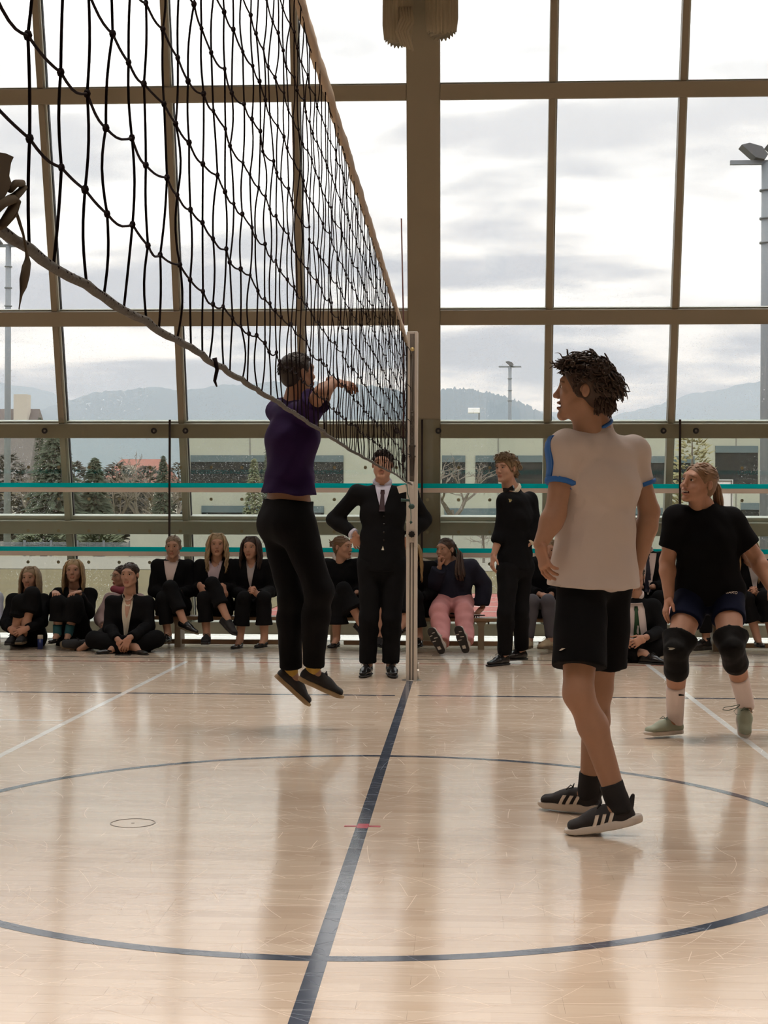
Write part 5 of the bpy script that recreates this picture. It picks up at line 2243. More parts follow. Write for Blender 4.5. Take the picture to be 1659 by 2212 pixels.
def tie(P, garment, m_, front=(0, -1, 0), L=0.30, w=0.032, top=0.028, org=None):
    rows = [(top, -0.014, 0.014), (top-0.03, -0.018, 0.018), (top-0.04, -0.013, 0.013)]
    n = 9
    for i in range(1, n+1):
        f = i/n
        ww = 0.013+(w-0.013)*f
        rows.append((top-0.04-L*f, -ww, ww))
    return add_patch(P, garment, rows, m_, 'tie', front=front, off=0.017, nu=4, org=org)


def JJ(Y0_, **k):
    """joints from photo pixels: (x, y) or (x, y, dY) with dY metres behind (+) or before (-) depth Y0_"""
    return {n: Q(v[0], v[1], Y0_+(v[2] if len(v) > 2 else 0.0)) for n, v in k.items()}


BLOND = (0.42, 0.29, 0.15)
DBLOND = (0.26, 0.175, 0.095)
BROWN = (0.085, 0.048, 0.028)
DBROWN = (0.035, 0.020, 0.014)
M_SHOEB = M('black_leather', (0.012, 0.011, 0.011), 0.25)
M_SHOEP = M('black_patent', (0.010, 0.010, 0.010), 0.08)
M_SOLEB = M('black_rubber_sole', (0.016, 0.014, 0.013), 0.6)
M_SOLEBR = M('brown_sole', (0.13, 0.095, 0.055), 0.7)
M_SOLEW = M('white_sole', (0.62, 0.56, 0.50), 0.6)
M_CANVASB = M('black_canvas', (0.014, 0.014, 0.016), 0.8)
M_SHIRTW = M('white_shirt', (0.72, 0.69, 0.68), 0.8, bump=(60, 0.1))
M_SHIRTC = M('cream_blouse', (0.66, 0.60, 0.48), 0.8, bump=(60, 0.1))
M_SHIRTP = M('pink_white_shirt', (0.66, 0.56, 0.54), 0.8, bump=(60, 0.1))
DN = (0, 0, -1)


def jacket(**k):
    d = dict(k='jacket', n='jacket', m=BLACKC, inf=0.014, arm=0.9, sleeve=1.9, hem=0.12, noise=(0.003, 22.0, 2.0))
    d.update(k)
    return d


def trousers(**k):
    d = dict(k='trousers', n='trousers', m=BLACKC, inf=0.011, leg=1.85, loose=0.009, seat=True, noise=(0.003, 20.0, 4.0))
    d.update(k)
    return d


# ---------------------------------------------------------------- player in the white shirt (nearest)
J = JJ(6.0, head=(1262, 846, -.02), nb=(1290, 926, .02), shA=(1222, 968, -.10), shB=(1364, 980, .13),
       elA=(1200, 1108, -.16), wrA=(1167, 1176, -.20), elB=(1403, 1105, .14), wrB=(1379, 1222, .10),
       pel=(1284, 1222, .02), hipA=(1258, 1264, -.04), hipB=(1312, 1264, .08), knA=(1249, 1498, -.16), anA=(1337, 1740, -.16),
       knB=(1292, 1490, .16), anB=(1272, 1711, .26))
M_WSHIRT = M('white_sports_shirt', (0.54, 0.465, 0.425), 0.85, bump=(120, 0.08))
M_BLUET = M('blue_trim', (0.015, 0.12, 0.42), 0.7)
M_BLKSH = M('black_shorts', (0.006, 0.006, 0.007), 0.9, spec=0.12, bump=(120, 0.1))
M_RUNB = M('black_mesh_shoe', (0.016, 0.013, 0.014), 0.75, bump=(300, 0.15))
M_STR = M('white_stripe', (0.74, 0.66, 0.58), 0.6)
FW = (-0.55, 0.83, 0)
p = person('player in a white shirt with blue sleeve trim, black shorts and black running shoes', J,
           face=(-0.97, 0.20, 0.10), male=True, skin=(0.37, 0.205, 0.132), hair=('curly', (0.052, 0.029, 0.018), dict(dens=1.6)), g=1.02, hscale=1.02,
           mouth='open', front=FW, h=0.0065, hh=0.0032, bh=0.0075, seed=11,
           garments=[dict(k='tee', n='shirt', m=M_WSHIRT, inf=0.020, sleeve=0.56, hem=0.085, flh=0.034, loose=0.002, arm=0.55, noise=(0.0038, 17.0, 1.0)),
                     dict(k='sleeve_band', n='sleeve_trim', q='A', m=M_BLUET, inf=0.0135, **{'from': 0.50, 'to': 0.572}, loose=0.003, noise=None, label='blue sleeve trim'),
                     dict(k='sleeve_band', n='sleeve_trim', q='B', m=M_BLUET, inf=0.0135, **{'from': 0.50, 'to': 0.572}, loose=0.003, noise=None, label='blue sleeve trim'),
                     dict(k='shorts', n='shorts', m=M_BLKSH, inf=0.010, leg=0.76, loose=0.034, waist=0.0, seat=False, noise=(0.0035, 17.0, 3.0)),
                     dict(k='leg_band', n='sock', q='A', m=M('black_sock', (0.012, 0.011, 0.012), 0.9), inf=0.006, **{'from': 1.80, 'to': 2.06}, noise=(0.001, 60, 1), loose=0.004),
                     dict(k='leg_band', n='sock', q='B', m=M('black_sock', (0.012, 0.011, 0.012), 0.9), inf=0.006, **{'from': 1.80, 'to': 2.06}, noise=(0.001, 60, 1), loose=0.004)],
           hands={'A': ((0.18, -0.25, -0.95), (0.85, 0.45, 0.1), -1, 0.55), 'B': ((-0.25, 0.1, -0.97), (-0.8, 0.5, 0), 1, 0.6)},
           shoes={'A': ('runner', (-0.99, 0.0, -0.16), M_RUNB, M_SOLEW, (-0.16, 0, 0.99), 0.99, M_RUNB),
                  'B': ('runner', (-0.90, 0.43, 0.02), M_RUNB, M_SOLEW, (0, 0, 1), 0.99, M_RUNB)})
# three stripes on the outside of each shoe
for q in 'AB':
    so_, ub, uf, RS, org, sc_ = p['shoe'+q]
    pt = Patch(ub, uf)
    side = RS[:, 1] if (RS[:, 1]@np.array([0, -1.0, 0])) > 0 else -RS[:, 1]
    for k_ in range(3):
        x0 = 0.012+k_*0.030
        rows = [(0.026+0.042*f, x0-0.020*f-0.0075, x0-0.020*f+0.0075) for f in np.linspace(0, 1, 6)]
        rows = [(v*sc_, a*sc_, c*sc_) for v, a, c in rows]
        bb = pt.rows(org, RS[:, 0], RS[:, 2], side, rows, 0.0022, 3)
        me = np_mesh('stripe', np.array(bb.v), bb.f, True, p['base'])
        me.materials.append(M_STR)
        link_mesh('stripe', me, None, so_)
# blue shoulder stripe and neck binding
arm_ax = nrm(J['elA']-J['shA'])
lat = nrm(np.array([-0.95, -0.3, 0])-arm_ax*np.dot(np.array([-0.95, -0.3, 0]), arm_ax))
add_patch(p, 'shirt', [(v, -0.030, 0.026) for v in np.linspace(-0.03, 0.165, 9)], M_BLUET, 'shoulder_stripe', org=J['shA'], up=arm_ax,
          su=nrm(np.cross(arm_ax, lat)), fr=lat, off=0.003)
pts = []
nb_, hd_ = J['nb'], J['head']
ax_ = nrm(hd_-nb_)
e1 = nrm(np.cross(ax_, [0, 1, 0]))
e2 = np.cross(ax_, e1)
for k_ in range(24):
    a = 2*math.pi*k_/24
    pts.append(nb_+ax_*0.012+0.064*(math.cos(a)*e1+math.sin(a)*e2))
bb = MB().tube(pts, 0.0075, 6, closed=True)
me = np_mesh('neck_binding', np.array(bb.v), bb.f, True, p['base'])
me.materials.append(M_BLUET)
link_mesh('neck_binding', me, None, p['T'])
# small light mark on the hem of the shorts
add_patch(p, 'shorts', [(-0.004+0.010*f, -0.020+0.016*f, -0.010+0.024*f) for f in np.linspace(0, 1, 4)], M_STR, 'logo', org=Q(1213, 1404, 5.8),
          up=np.array([0, 0, 1.0]), su=np.array([1.0, 0, 0]), fr=np.array([-0.5, -0.86, 0]), off=0.002, nu=3)

# ---------------------------------------------------------------- jumping player in purple
J = JJ(8.6, head=(643, 808, .02), nb=(636, 862, .02), shA=(604, 888, .12), shB=(664, 890, -.13),
       elA=(690, 870, .20), wrA=(716, 822, .10), elB=(692, 850, -.22), wrB=(722, 826, -.10),
       pel=(622, 1100, 0), hipA=(604, 1140, .09), hipB=(642, 1140, -.08), knA=(630, 1292, .05), anA=(628, 1452, .20),
       knB=(690, 1278, -.10), anB=(676, 1448, .08))
M_PURP = M('purple_shirt', (0.017, 0.005, 0.045), 0.85, spec=0.2, bump=(90, 0.1))
M_SKATE = M('black_suede', (0.014, 0.013, 0.014), 0.8)
M_GUM = M('gum_sole', (0.34, 0.24, 0.13), 0.6)
p = person('jumping player in a purple shirt and black trousers seen through the net', J, face=(0.72, 0.62, 0.12), male=True, skin=(0.31, 0.170, 0.108),
           hair=('crop', (0.026, 0.018, 0.013)), g=1.03, front=(0.75, 0.66, 0), h=0.008, hh=0.004, bh=0.009, seed=12,
           garments=[dict(k='tee', n='shirt', m=M_PURP, inf=0.020, sleeve=0.62, hem=-0.085, flh=0.022, loose=0.025, noise=(0.008, 13.0, 2.2)),
                     dict(k='trousers', n='trousers', m=BLACKJ, inf=0.022, leg=1.93, loose=0.004, waist=0.05, seat=True, noise=(0.004, 15.0, 5.0)),
                     dict(k='leg_band', n='sock', q='A', m=M('mustard_sock', (0.42, 0.26, 0.05), 0.9), inf=0.005, **{'from': 1.85, 'to': 2.03}, noise=None),
                     dict(k='leg_band', n='sock', q='B', m=M('mustard_sock', (0.42, 0.26, 0.05), 0.9), inf=0.005, **{'from': 1.85, 'to': 2.03}, noise=None)],
           hands={'A': ((0.9, 0.2, -0.25), (0.2, 0.3, -0.9), 1, 0.5), 'B': ((0.95, 0.1, -0.15), (0.1, 0.5, -0.85), 1, 0.5)},
           shoes={'A': ('skate', (0.68, 0.25, -0.66), M_SKATE, M_GUM, (0.62, 0.1, 0.75), 1.0, M_SKATE),
                  'B': ('skate', (0.88, 0.10, -0.40), M_SKATE, M_GUM, (0.38, 0.0, 0.92), 1.02, M_SKATE)})

# ---------------------------------------------------------------- laughing player in black with knee pads
J = JJ(8.5, head=(1509, 1045, .0), nb=(1520, 1098, .05), shA=(1464, 1120, .02), shB=(1578, 1126, .08),
       elA=(1441, 1212, .06), wrA=(1445, 1290, -.02), elB=(1634, 1205, .10), wrB=(1664, 1268, .0),
       pel=(1531, 1268, .10), hipA=(1492, 1300, .06), hipB=(1570, 1298, .06), knA=(1461, 1405, -.16), anA=(1458, 1555, .06),
       knB=(1580, 1398, -.20), anB=(1611, 1520, .10))
M_TEEB = M('black_tee', (0.005, 0.005, 0.006), 0.9, spec=0.1, bump=(100, 0.1))
M_NAVYS = M('navy_shorts', (0.004, 0.007, 0.026), 0.85, spec=0.15, bump=(120, 0.1))
M_PAD = M('knee_pad', (0.005, 0.0045, 0.0045), 0.7, spec=0.15, bump=(160, 0.15))
M_SOCKW = M('white_sock', (0.70, 0.60, 0.58), 0.9, bump=(200, 0.15))
M_MINT = M('mint_shoe', (0.34, 0.38, 0.29), 0.75, bump=(260, 0.12))
M_MINTD = M('mint_lace', (0.13, 0.17, 0.13), 0.8)
kA, kB = J['knA'], J['knB']
fA, fB = np.array([-0.1, -0.9, 0.2]), np.array([0.0, -0.95, 0.15])
p = person('laughing player in a black t-shirt, navy shorts, black knee pads and mint shoes', J, face=(-0.80, -0.56, 0.14), head_up=(0.22, 0, 1), male=False,
           skin=(0.42, 0.225, 0.150), hair=('tail', (0.22, 0.13, 0.075), dict(L=0.16)), g=1.06, hscale=0.99, mouth='laugh', front=(-0.1, -1, 0), h=0.0075, hh=0.0036, bh=0.008, seed=13,
           garments=[dict(k='tee', n='t_shirt', m=M_TEEB, inf=0.024, sleeve=0.70, hem=0.085, arm=0.8, loose=0.010, noise=(0.004, 17.0, 3.0)),
                     dict(k='shorts', n='shorts', m=M_NAVYS, inf=0.010, leg=0.42, loose=0.006, waist=0.10, noise=(0.002, 20.0, 1.0)),
                     dict(k='leg_band', n='knee_pad', q='A', m=M_PAD, inf=0.011, **{'from': 0.76, 'to': 1.22}, noise=(0.002, 40, 1), pads=[kA+fA*0.035], padr=0.046),
                     dict(k='leg_band', n='knee_pad', q='B', m=M_PAD, inf=0.011, **{'from': 0.78, 'to': 1.24}, noise=(0.002, 40, 1), pads=[kB+fB*0.035], padr=0.046),
                     dict(k='leg_band', n='sock', q='A', m=M_SOCKW, inf=0.005, **{'from': 1.50, 'to': 2.06}, noise=None, loose=0.003),
                     dict(k='leg_band', n='sock', q='B', m=M_SOCKW, inf=0.005, **{'from': 1.52, 'to': 2.06}, noise=None, loose=0.003)],
           hands={'A': ((-0.25, -0.15, -0.95), (0.9, 0.2, -0.2), 1, 0.35, 1.05), 'B': ((0.3, -0.2, -0.9), (-0.8, 0.3, 0), -1, 0.4)},
           shoes={'A': ('sneaker', (-0.86, -0.50, 0.0), M_MINT, M_SOLEW, (0, 0, 1), 0.93, M_MINTD),
                  'B': ('sneaker', (-0.08, -0.66, -0.75), M_MINT, M_SOLEW, (0.10, -0.74, 0.66), 0.93, M_MINTD)})
# lettering on the shorts
o_, V_, F_ = p['shorts']
pt = Patch(V_, F_)
org = Q(1585, 1281, 8.4)
su, up_, fr_ = nrm(np.array([0.98, 0.1, -0.06])), np.array([0.05, 0, 1.0]), np.array([0, -1.0, 0])
bb = MB()
xx = 0.0
for ch in 'JAKO':
    wch = 0.013 if ch != 'J' else 0.009
    for stk in FONT[ch]:
        P3 = []
        for a, c in zip(stk[:-1], stk[1:]):
            for f in (0, 0.5):
                P3.append((a[0]+(c[0]-a[0])*f, a[1]+(c[1]-a[1])*f))
        P3.append(stk[-1])
        line = []
        for (a, c) in P3:
            u, v = -0.032+xx+a*wch+c*0.004, -0.006+c*0.012
            hit = pt.bvh.ray_cast(Vector(org+su*u+up_*v+fr_*0.5), Vector(-fr_))
            if hit[0] is not None:
                line.append(np.array(hit[0])+fr_*0.0015)
        if len(line) > 1:
            bb.tube(line, 0.0019, 5)
    xx += wch+0.005
me = np_mesh('lettering', np.array(bb.v), bb.f, True, p['base'])
me.materials.append(M_STR)
link_mesh('lettering', me, None, o_)
ux, uz, fy = np.array([1.0, 0, 0]), np.array([0, 0, 1.0]), np.array([0, -1.0, 0])
add_patch(p, 'knee_padA', [(0.006, -0.022, 0.010), (0.001, -0.012, 0.018), (-0.006, -0.016, 0.0)], M('pad_logo', (0.30, 0.27, 0.20), 0.6), 'logo', parent=p['knee_padA'][0], org=Q(1444, 1397, 8.4), su=ux, up=uz, fr=fy, nu=3, off=0.002)
add_patch(p, 'sockA', [(0.006, -0.018, -0.004), (0.001, -0.018, 0.014), (-0.005, -0.016, 0.016)], M_PAD, 'logo', parent=p['sockA'][0], org=Q(1468, 1498, 8.5), su=ux, up=uz, fr=fy, nu=3, off=0.002)
# loose lace loop of the raised shoe
bb = MB()
bb.tube([Q(1598, 1522, 8.45), Q(1580, 1526, 8.42), Q(1564, 1528, 8.42), Q(1561, 1533, 8.42), Q(1572, 1535, 8.42), Q(1588, 1530, 8.42), Q(1598, 1524, 8.45)], 0.0022, 5)
bb.tube([Q(1598, 1524, 8.45), Q(1585, 1536, 8.42), Q(1590, 1543, 8.42), Q(1598, 1544, 8.45)], 0.0018, 5)
me = np_mesh('loose_lace', np.array(bb.v), bb.f, True, p['base'])
me.materials.append(M_MINTD)
link_mesh('loose_lace', me, None, p['shoeB'][0])
# upper teeth
R_, h_ = p['R'], p['hd']
bb = MB()
for k_ in range(6):
    a = (k_-2.5)*0.0065
    c = np.array([a, -0.0905+abs(a)*0.25, -0.0565])
    bb.ball(c, 0.0038, 6, 5, (0.9, 0.6, 1.0))
me = np_mesh('teeth', (R_@np.array(bb.v).T).T+h_, bb.f, True, p['base'])
me.materials.append(M('teeth', (0.75, 0.68, 0.60), 0.3))
tag(link_mesh('teeth', me, None, p['T']), kind='stuff')

# ---------------------------------------------------------------- standing man in the three-piece suit, behind the post
J = JJ(11.75, head=(826, 1004, -.02), shA=(772, 1066), shB=(884, 1066), elA=(721, 1122, .10), wrA=(766, 1155, -.02), elB=(917, 1122, .10), wrB=(884, 1160, -.02),
       nb=(826, 1050, .02), pel=(825, 1206), hipA=(800, 1224), hipB=(852, 1224), knA=(797, 1336, -.03), anA=(795, 1434, .04), knB=(846, 1336, -.03), anB=(844, 1434, .04))
p = person('standing man in dark three-piece suit and dark red tie, hands on hips', J, face=(-0.05, -1, 0.02), hair=('crop', DBROWN), g=1.01, hscale=0.97, h=0.009, hh=0.005, seed=14,
           garments=[jacket(hem=0.10, inf=0.016, shut=True), trousers(inf=0.016, leg=1.97, loose=0.016),
                     dict(k='sleeve_band', n='cuff', q='A', m=M('pale_blue_shirt', (0.56, 0.55, 0.66), 0.8), inf=0.014, **{'from': 1.86, 'to': 1.99}, noise=None, loose=0.004)],
           hands={'A': ((0.25, 0.35, -0.9), (0.3, 0.9, 0.1), -1, 0.5), 'B': ((-0.25, 0.35, -0.9), (-0.3, 0.9, 0.1), 1, 0.5)},
           shoes={'A': ('dress', (-0.15, -1, 0), M_SHOEB, M_SOLEB), 'B': ('dress', (0.18, -1, 0), M_SHOEB, M_SOLEB)})
M_SHIRTB = M('pale_blue_shirt', (0.56, 0.55, 0.66), 0.8)
vneck(p, 'jacket', M_SHIRTB, 0.14, 0.062, top=0.075)
collar(p, M_SHIRTB, z=0.034, r=0.062, th=0.014)
tie(p, 'jacket', M('dark_red_tie', (0.035, 0.012, 0.018), 0.6), L=0.13, w=0.024)
o_, V_, F_ = p['jacket']
pt = Patch(V_, F_)
up_ = np.array([0, 0, 1.0])
for k_ in range(5):
    pos = Q(831, 1098+k_*17, 11.75)
    hit = pt.bvh.ray_cast(Vector(pos+np.array([0, -0.5, 0])), Vector((0, 1, 0)))
    if hit[0] is not None:
        bb = MB()
        bb.disc(np.array(hit[0]), (0, -1, 0), 0.008, 0.004, 10)
        me = np_mesh('button', np.array(bb.v), bb.f, True, p['base'])
        me.materials.append(M_SHOEB)
        link_mesh('button', me, None, o_)
# tiny shirt corner above the waistband
add_patch(p, 'jacket', [(0.0, -0.002, 0.002), (-0.03, -0.012, 0.010)], M_SHIRTC, 'shirt_corner', org=Q(827, 1180, 11.6), nu=2)

# ---------------------------------------------------------------- standing boy with the bow tie
FS2 = (-0.55, -0.84, 0)
J = JJ(12.75, head=(1093, 1013, -.06), nb=(1110, 1060, .0), shA=(1090, 1082, -.12), shB=(1144, 1080, .10), elA=(1082, 1150, -.08), wrA=(1066, 1200, -.14),
       elB=(1157, 1142, .02), wrB=(1124, 1200, -.08), pel=(1112, 1212, .0), hipA=(1097, 1230, -.07), hipB=(1127, 1230, .08), knA=(1093, 1322, -.12), anA=(1090, 1414, .0),
       knB=(1124, 1318, .06), anB=(1127, 1404, .22))
p = person('standing boy with curly light brown hair, dark sweater and black bow tie', J, face=(-0.62, -0.78, -0.02), hair=('curly', (0.20, 0.13, 0.07), dict(dens=0.8)), g=0.95, hscale=0.95, front=FS2,
           h=0.009, hh=0.0045, seed=15,
           garments=[dict(k='top', n='sweater', m=BLACKJ, inf=0.018, sleeve=1.42, hem=0.06, noise=(0.0035, 20.0, 2.0)), trousers(inf=0.016, leg=1.97),
                     dict(k='sleeve_band', n='cuff', q='B', m=M_SHIRTC, inf=0.019, **{'from': 1.34, 'to': 1.52}, noise=None, loose=0.004)],
           hands={'A': ((-0.15, -0.2, -0.95), (0.8, 0.3, 0), 1, 0.55), 'B': ((-0.1, -0.15, -0.97), (-0.6, 0.6, 0), -1, 0.5)},
           shoes={'A': ('dress', (-0.62, -0.78, 0), M_SHOEB, M_SOLEB), 'B': ('dress', (-0.80, -0.55, 0), M_SHOEB, M_SOLEB)})
collar(p, M_SHIRTC, FS2)
c_ = Q(1099, 1057, 12.60)
bb = MB()
for sg in (-1, 1):
    bb.ell = None
    bb.prism([(0, -0.008), (sg*0.045, -0.026), (sg*0.052, 0.0), (sg*0.045, 0.024), (0, 0.008)], 1, -0.010, 0.010)
bb.box((-0.010, -0.014, -0.010), (0.010, 0.014, 0.010), bev=0.004)
th = math.radians(-28)
vv = np.array(bb.v)
rz = np.array([[math.cos(th), -math.sin(th), 0], [math.sin(th), math.cos(th), 0], [0, 0, 1]])
tl_ = math.radians(-14)
ry = np.array([[math.cos(tl_), 0, math.sin(tl_)], [0, 1, 0], [-math.sin(tl_), 0, math.cos(tl_)]])
me = np_mesh('bow_tie', (rz@(ry@vv.T)).T+c_, bb.f, False, p['base'])
me.materials.append(M_SHOEB)
link_mesh('bow_tie', me, None, p['T'])
add_patch(p, 'sweater', [(0.012, -0.009, 0.002), (0.0, -0.005, 0.006), (-0.016, -0.005, 0.0)], M('gold_logo', (0.35, 0.29, 0.12), 0.5), 'logo', org=Q(1107, 1081, 12.6), front=FS2, nu=2)


# ---------------------------------------------------------------- the bench row
def seated(x, head, knA, anA, knB, anB, shw=33, shy=1222, pely=1303, Y=14.36, elA=None, wrA=None, elB=None, wrB=None, lean=0.0, nb=None, dk=-0.46, da=-0.42, dkA=None, daA=None, dkB=None, daB=None, shx=None):
    sxm = shx if shx is not None else x
    d = dict(head=(head[0], head[1], -.06+lean*1.3), shA=(sxm-shw, shy, lean), shB=(sxm+shw, shy, lean), pel=(x, pely, 0), hipA=(x-19, pely+6, -.04), hipB=(x+19, pely+6, -.04),
             knA=(knA[0], knA[1], dk if dkA is None else dkA), anA=(anA[0], anA[1], da if daA is None else daA), knB=(knB[0], knB[1], dk if dkB is None else dkB), anB=(anB[0], anB[1], da if daB is None else daB))
    d['elA'] = elA or (x-shw-9, shy+55, -.02)
    d['elB'] = elB or (x+shw+9, shy+55, -.02)
    d['wrA'] = wrA or (x-10, shy+62, -.30)
    d['wrB'] = wrB or (x+12, shy+62, -.30)
    if nb:
        d['nb'] = nb
    else:
        d['nb'] = (sxm+(head[0]-sxm)*0.35, shy-12, .02+lean)
    return JJ(Y, **d)


SHF = M_SHOEB
HL = {'A': ((0.75, -0.45, -0.2), (0.1, 0.3, -0.9), 1, 0.9), 'B': ((-0.75, -0.45, -0.2), (-0.1, 0.3, -0.9), -1, 0.9)}
FL = ('flat', (-0.15, -1, 0), SHF, M_SOLEB)

# girl with slicked-back hair, pale pink shirt under black suit
J = seated(373, (374, 1182), (352, 1293), (363, 1370), (368, 1268), (396, 1340), wrB=(384, 1280, -.28), wrA=(362, 1285, -.2), dkB=-.45, daB=-.55)
p = person('girl in black suit with slicked-back hair and patent lace-up shoes on the bench', J, face=(0.02, -1, -0.02), male=False, hair=('sleek', (0.22, 0.155, 0.10), dict(L=0.16)), g=0.93, hscale=0.92, seed=21,
           garments=[jacket(sleeve=1.86, shut=True), trousers(leg=1.72, loose=0.020)], hands={'B': ((-0.2, -0.6, -0.5), (-0.8, 0.2, -0.3), -1, 0.8)},
           shoes={'A': ('dress', (-0.02, -1, 0), M_SHOEP, M_SOLEBR), 'B': ('dress', (0.78, -0.55, -0.22), M_SHOEP, M_SOLEBR, (0.2, -0.1, 0.95))})
vneck(p, 'jacket', M_SHIRTP, 0.22, 0.068, top=0.05)
collar(p, M_SHIRTP)

# girl with long wavy blond hair
J = seated(466, (469, 1177), (440, 1292), (447, 1372), (458, 1260), (490, 1334), wrA=(432, 1264, -.30), wrB=(480, 1266, -.28), dkB=-.45, daB=-.55)
p = person('girl with long wavy blond hair in black suit, crossing her legs on the bench', J, face=(0.15, -1, -0.02), male=False, hair=('wavy', (0.33, 0.24, 0.135), dict(L=0.34, dens=1.1)), g=0.93, hscale=0.93, seed=22,
           garments=[jacket(sleeve=1.86), trousers(leg=1.64, loose=0.022)],
           hands={'A': ((0.3, -0.3, -0.6), (0.5, 0.3, -0.5), 1, 0.5), 'B': ((0.35, -0.35, -0.8), (-0.3, 0.5, -0.3), -1, 0.5)},
           shoes={'A': ('skate', (0.05, -1, 0), M_CANVASB, M_SOLEB), 'B': ('skate', (0.62, -0.55, -0.50), M_CANVASB, M_SOLEB, (0.45, -0.2, 0.85))})
vneck(p, 'jacket', M('lilac_blouse', (0.46, 0.38, 0.42), 0.8), 0.28, 0.075, top=0.05)

# girl with long dark straight hair, hands clasped
J = seated(545, (542, 1184), (527, 1292), (518, 1382), (570, 1292), (571, 1380), wrA=(536, 1284, -.42), wrB=(556, 1284, -.42), shw=36)
p = person('girl with long straight dark hair in black suit, hands clasped, wearing black ballet flats', J, face=(-0.15, -1, 0.0), male=False, hair=('long', (0.045, 0.027, 0.020), dict(L=0.26)), g=0.96, hscale=0.93, seed=23,
           garments=[jacket(), trousers(leg=1.66, loose=0.030)],
           hands={'A': ((0.45, -0.5, 0.55), (0.8, 0.2, 0), 1, 1.5), 'B': ((-0.45, -0.5, 0.45), (-0.8, 0.2, 0), -1, 1.5)},
           shoes={'A': ('flat', (-0.25, -1, 0), SHF, M_SOLEB), 'B': ('flat', (-0.35, -1, 0), SHF, M_SOLEB)})
vneck(p, 'jacket', M('grey_blouse', (0.40, 0.37, 0.37), 0.8), 0.20, 0.045, top=0.05)

# girl with a bun, white collar, in profile
J = seated(738, (740, 1183), (727, 1296), (727, 1380), (742, 1272), (778, 1344), wrA=(742, 1290, -.2), wrB=(770, 1280, -.2), shw=33, shy=1222, daB=-.5)
p = person('girl with her hair in a bun, dark sweater with white collar, looking to the right', J, face=(0.86, -0.50, 0.0), male=False, hair=('bun', (0.17, 0.10, 0.055)), g=0.95, hscale=0.93, front=(0.25, -1, 0), seed=24,
           garments=[dict(k='top', n='sweater', m=BLACKJ, inf=0.018, sleeve=1.9, hem=0.12), trousers(leg=1.62, loose=0.035, flare=0.03)],
           shoes={'A': ('flat', (-0.35, -1, 0), SHF, M_SOLEB), 'B': ('flat', (0.6, -0.6, -0.5), SHF, M_SOLEB, (0.4, -0.2, 0.9))})
collar(p, M_SHIRTW, (0.35, -1, 0), r=0.072, z=0.034, th=0.020)

# girl in a dark skirt hidden behind the suited man
J = seated(826, (826, 1190), (812, 1292), (818, 1376), (842, 1292), (824, 1378))
p = person('girl in a dark skirt on the bench, bare leg showing between the suited legs', J, face=(0, -1, 0), male=False, hair=('long', BROWN), g=0.92, hscale=0.92, seed=25,
           garments=[jacket(), dict(k='shorts', n='skirt', m=BLACKC, inf=0.02, leg=0.98, loose=0.02, waist=0.08)],
           shoes={'A': ('dress', (0, -1, 0), M_CANVASB, M_SOLEB), 'B': ('dress', (0.1, -1, 0), M_CANVASB, M_SOLEB)})

# blond girl bowed behind the post
J = seated(898, (889, 1199), (898, 1290), (906, 1378), (880, 1272), (874, 1345), shw=34, shy=1226, lean=-.14, daB=-.55, wrA=(880, 1292, -.34), wrB=(906, 1290, -.34))
p = person('blond girl bowing forward on the bench half hidden behind the net post', J, face=(0.05, -0.9, -0.35), male=False, hair=('long', (0.36, 0.24, 0.11), dict(L=0.30)), g=0.95, hscale=0.93, seed=26,
           garments=[jacket(), trousers(leg=1.74, loose=0.03),
                     dict(k='scarf', n='hood', m=M('beige_hood', (0.36, 0.31, 0.23), 0.9), segs=[(Q(905, 1214, 14.32), Q(938, 1222, 14.30), 0.045), (Q(880, 1212, 14.36), Q(905, 1214, 14.4), 0.045)])],
           shoes={'A': ('dress', (-0.15, -1, 0), M_SHOEP, M_SOLEB), 'B': ('flat', (-0.55, -0.75, -0.25), SHF, M_SOLEBR, (-0.3, -0.5, 0.8))})

# girl in navy sweatshirt and pink joggers
J = seated(977, (962, 1188), (948, 1322), (956, 1392), (1003, 1320), (1008, 1390), shw=33, shy=1226, shx=984, dkA=-.44, daA=-.78, dkB=-.44, daB=-.78,
           elA=(934, 1262, -.10), wrA=(950, 1224, -.20), elB=(1046, 1262, .06), wrB=(1042, 1313, .02), pely=1300, lean=-.04)
M_PINKJ = M('pink_joggers', (0.60, 0.27, 0.27), 0.9, bump=(90, 0.15))
M_HOODN = M('navy_sweat', (0.012, 0.014, 0.032), 0.9, bump=(90, 0.12))
p = person('girl in a navy sweatshirt and pink joggers, hand at her mouth, soles towards us', J, face=(-0.62, -0.78, 0.0), male=False, hair=('tail', (0.060, 0.035, 0.024), dict(L=0.20, dens=1.2)), g=0.98, hscale=0.93, seed=27, front=(-0.1, -1, 0),
           garments=[dict(k='top', n='sweatshirt', m=M_HOODN, inf=0.034, sleeve=1.92, hem=0.10, loose=0.010, noise=(0.006, 17.0, 3.0)),
                     dict(k='trousers', n='joggers', m=M_PINKJ, inf=0.026, leg=1.98, loose=0.010, seat=True, noise=(0.007, 18.0, 2.0))],
           hands={'A': ((-0.1, -0.15, 0.95), (0.9, 0.25, 0.1), -1, 1.3), 'B': ((-0.55, -0.45, -0.55), (0, 0.2, -0.9), -1, 0.4)},
           shoes={'A': ('sneaker', (-0.42, -0.30, 0.86), M_SOLEW, M('black_outsole', (0.02, 0.016, 0.014), 0.6), (0.30, 0.88, 0.45), 0.98, M_SOLEW),
                  'B': ('sneaker', (-0.30, -0.35, 0.88), M_SOLEW, M('black_outsole', (0.02, 0.016, 0.014), 0.6), (0.25, 0.90, 0.42), 0.98, M_SOLEW)})
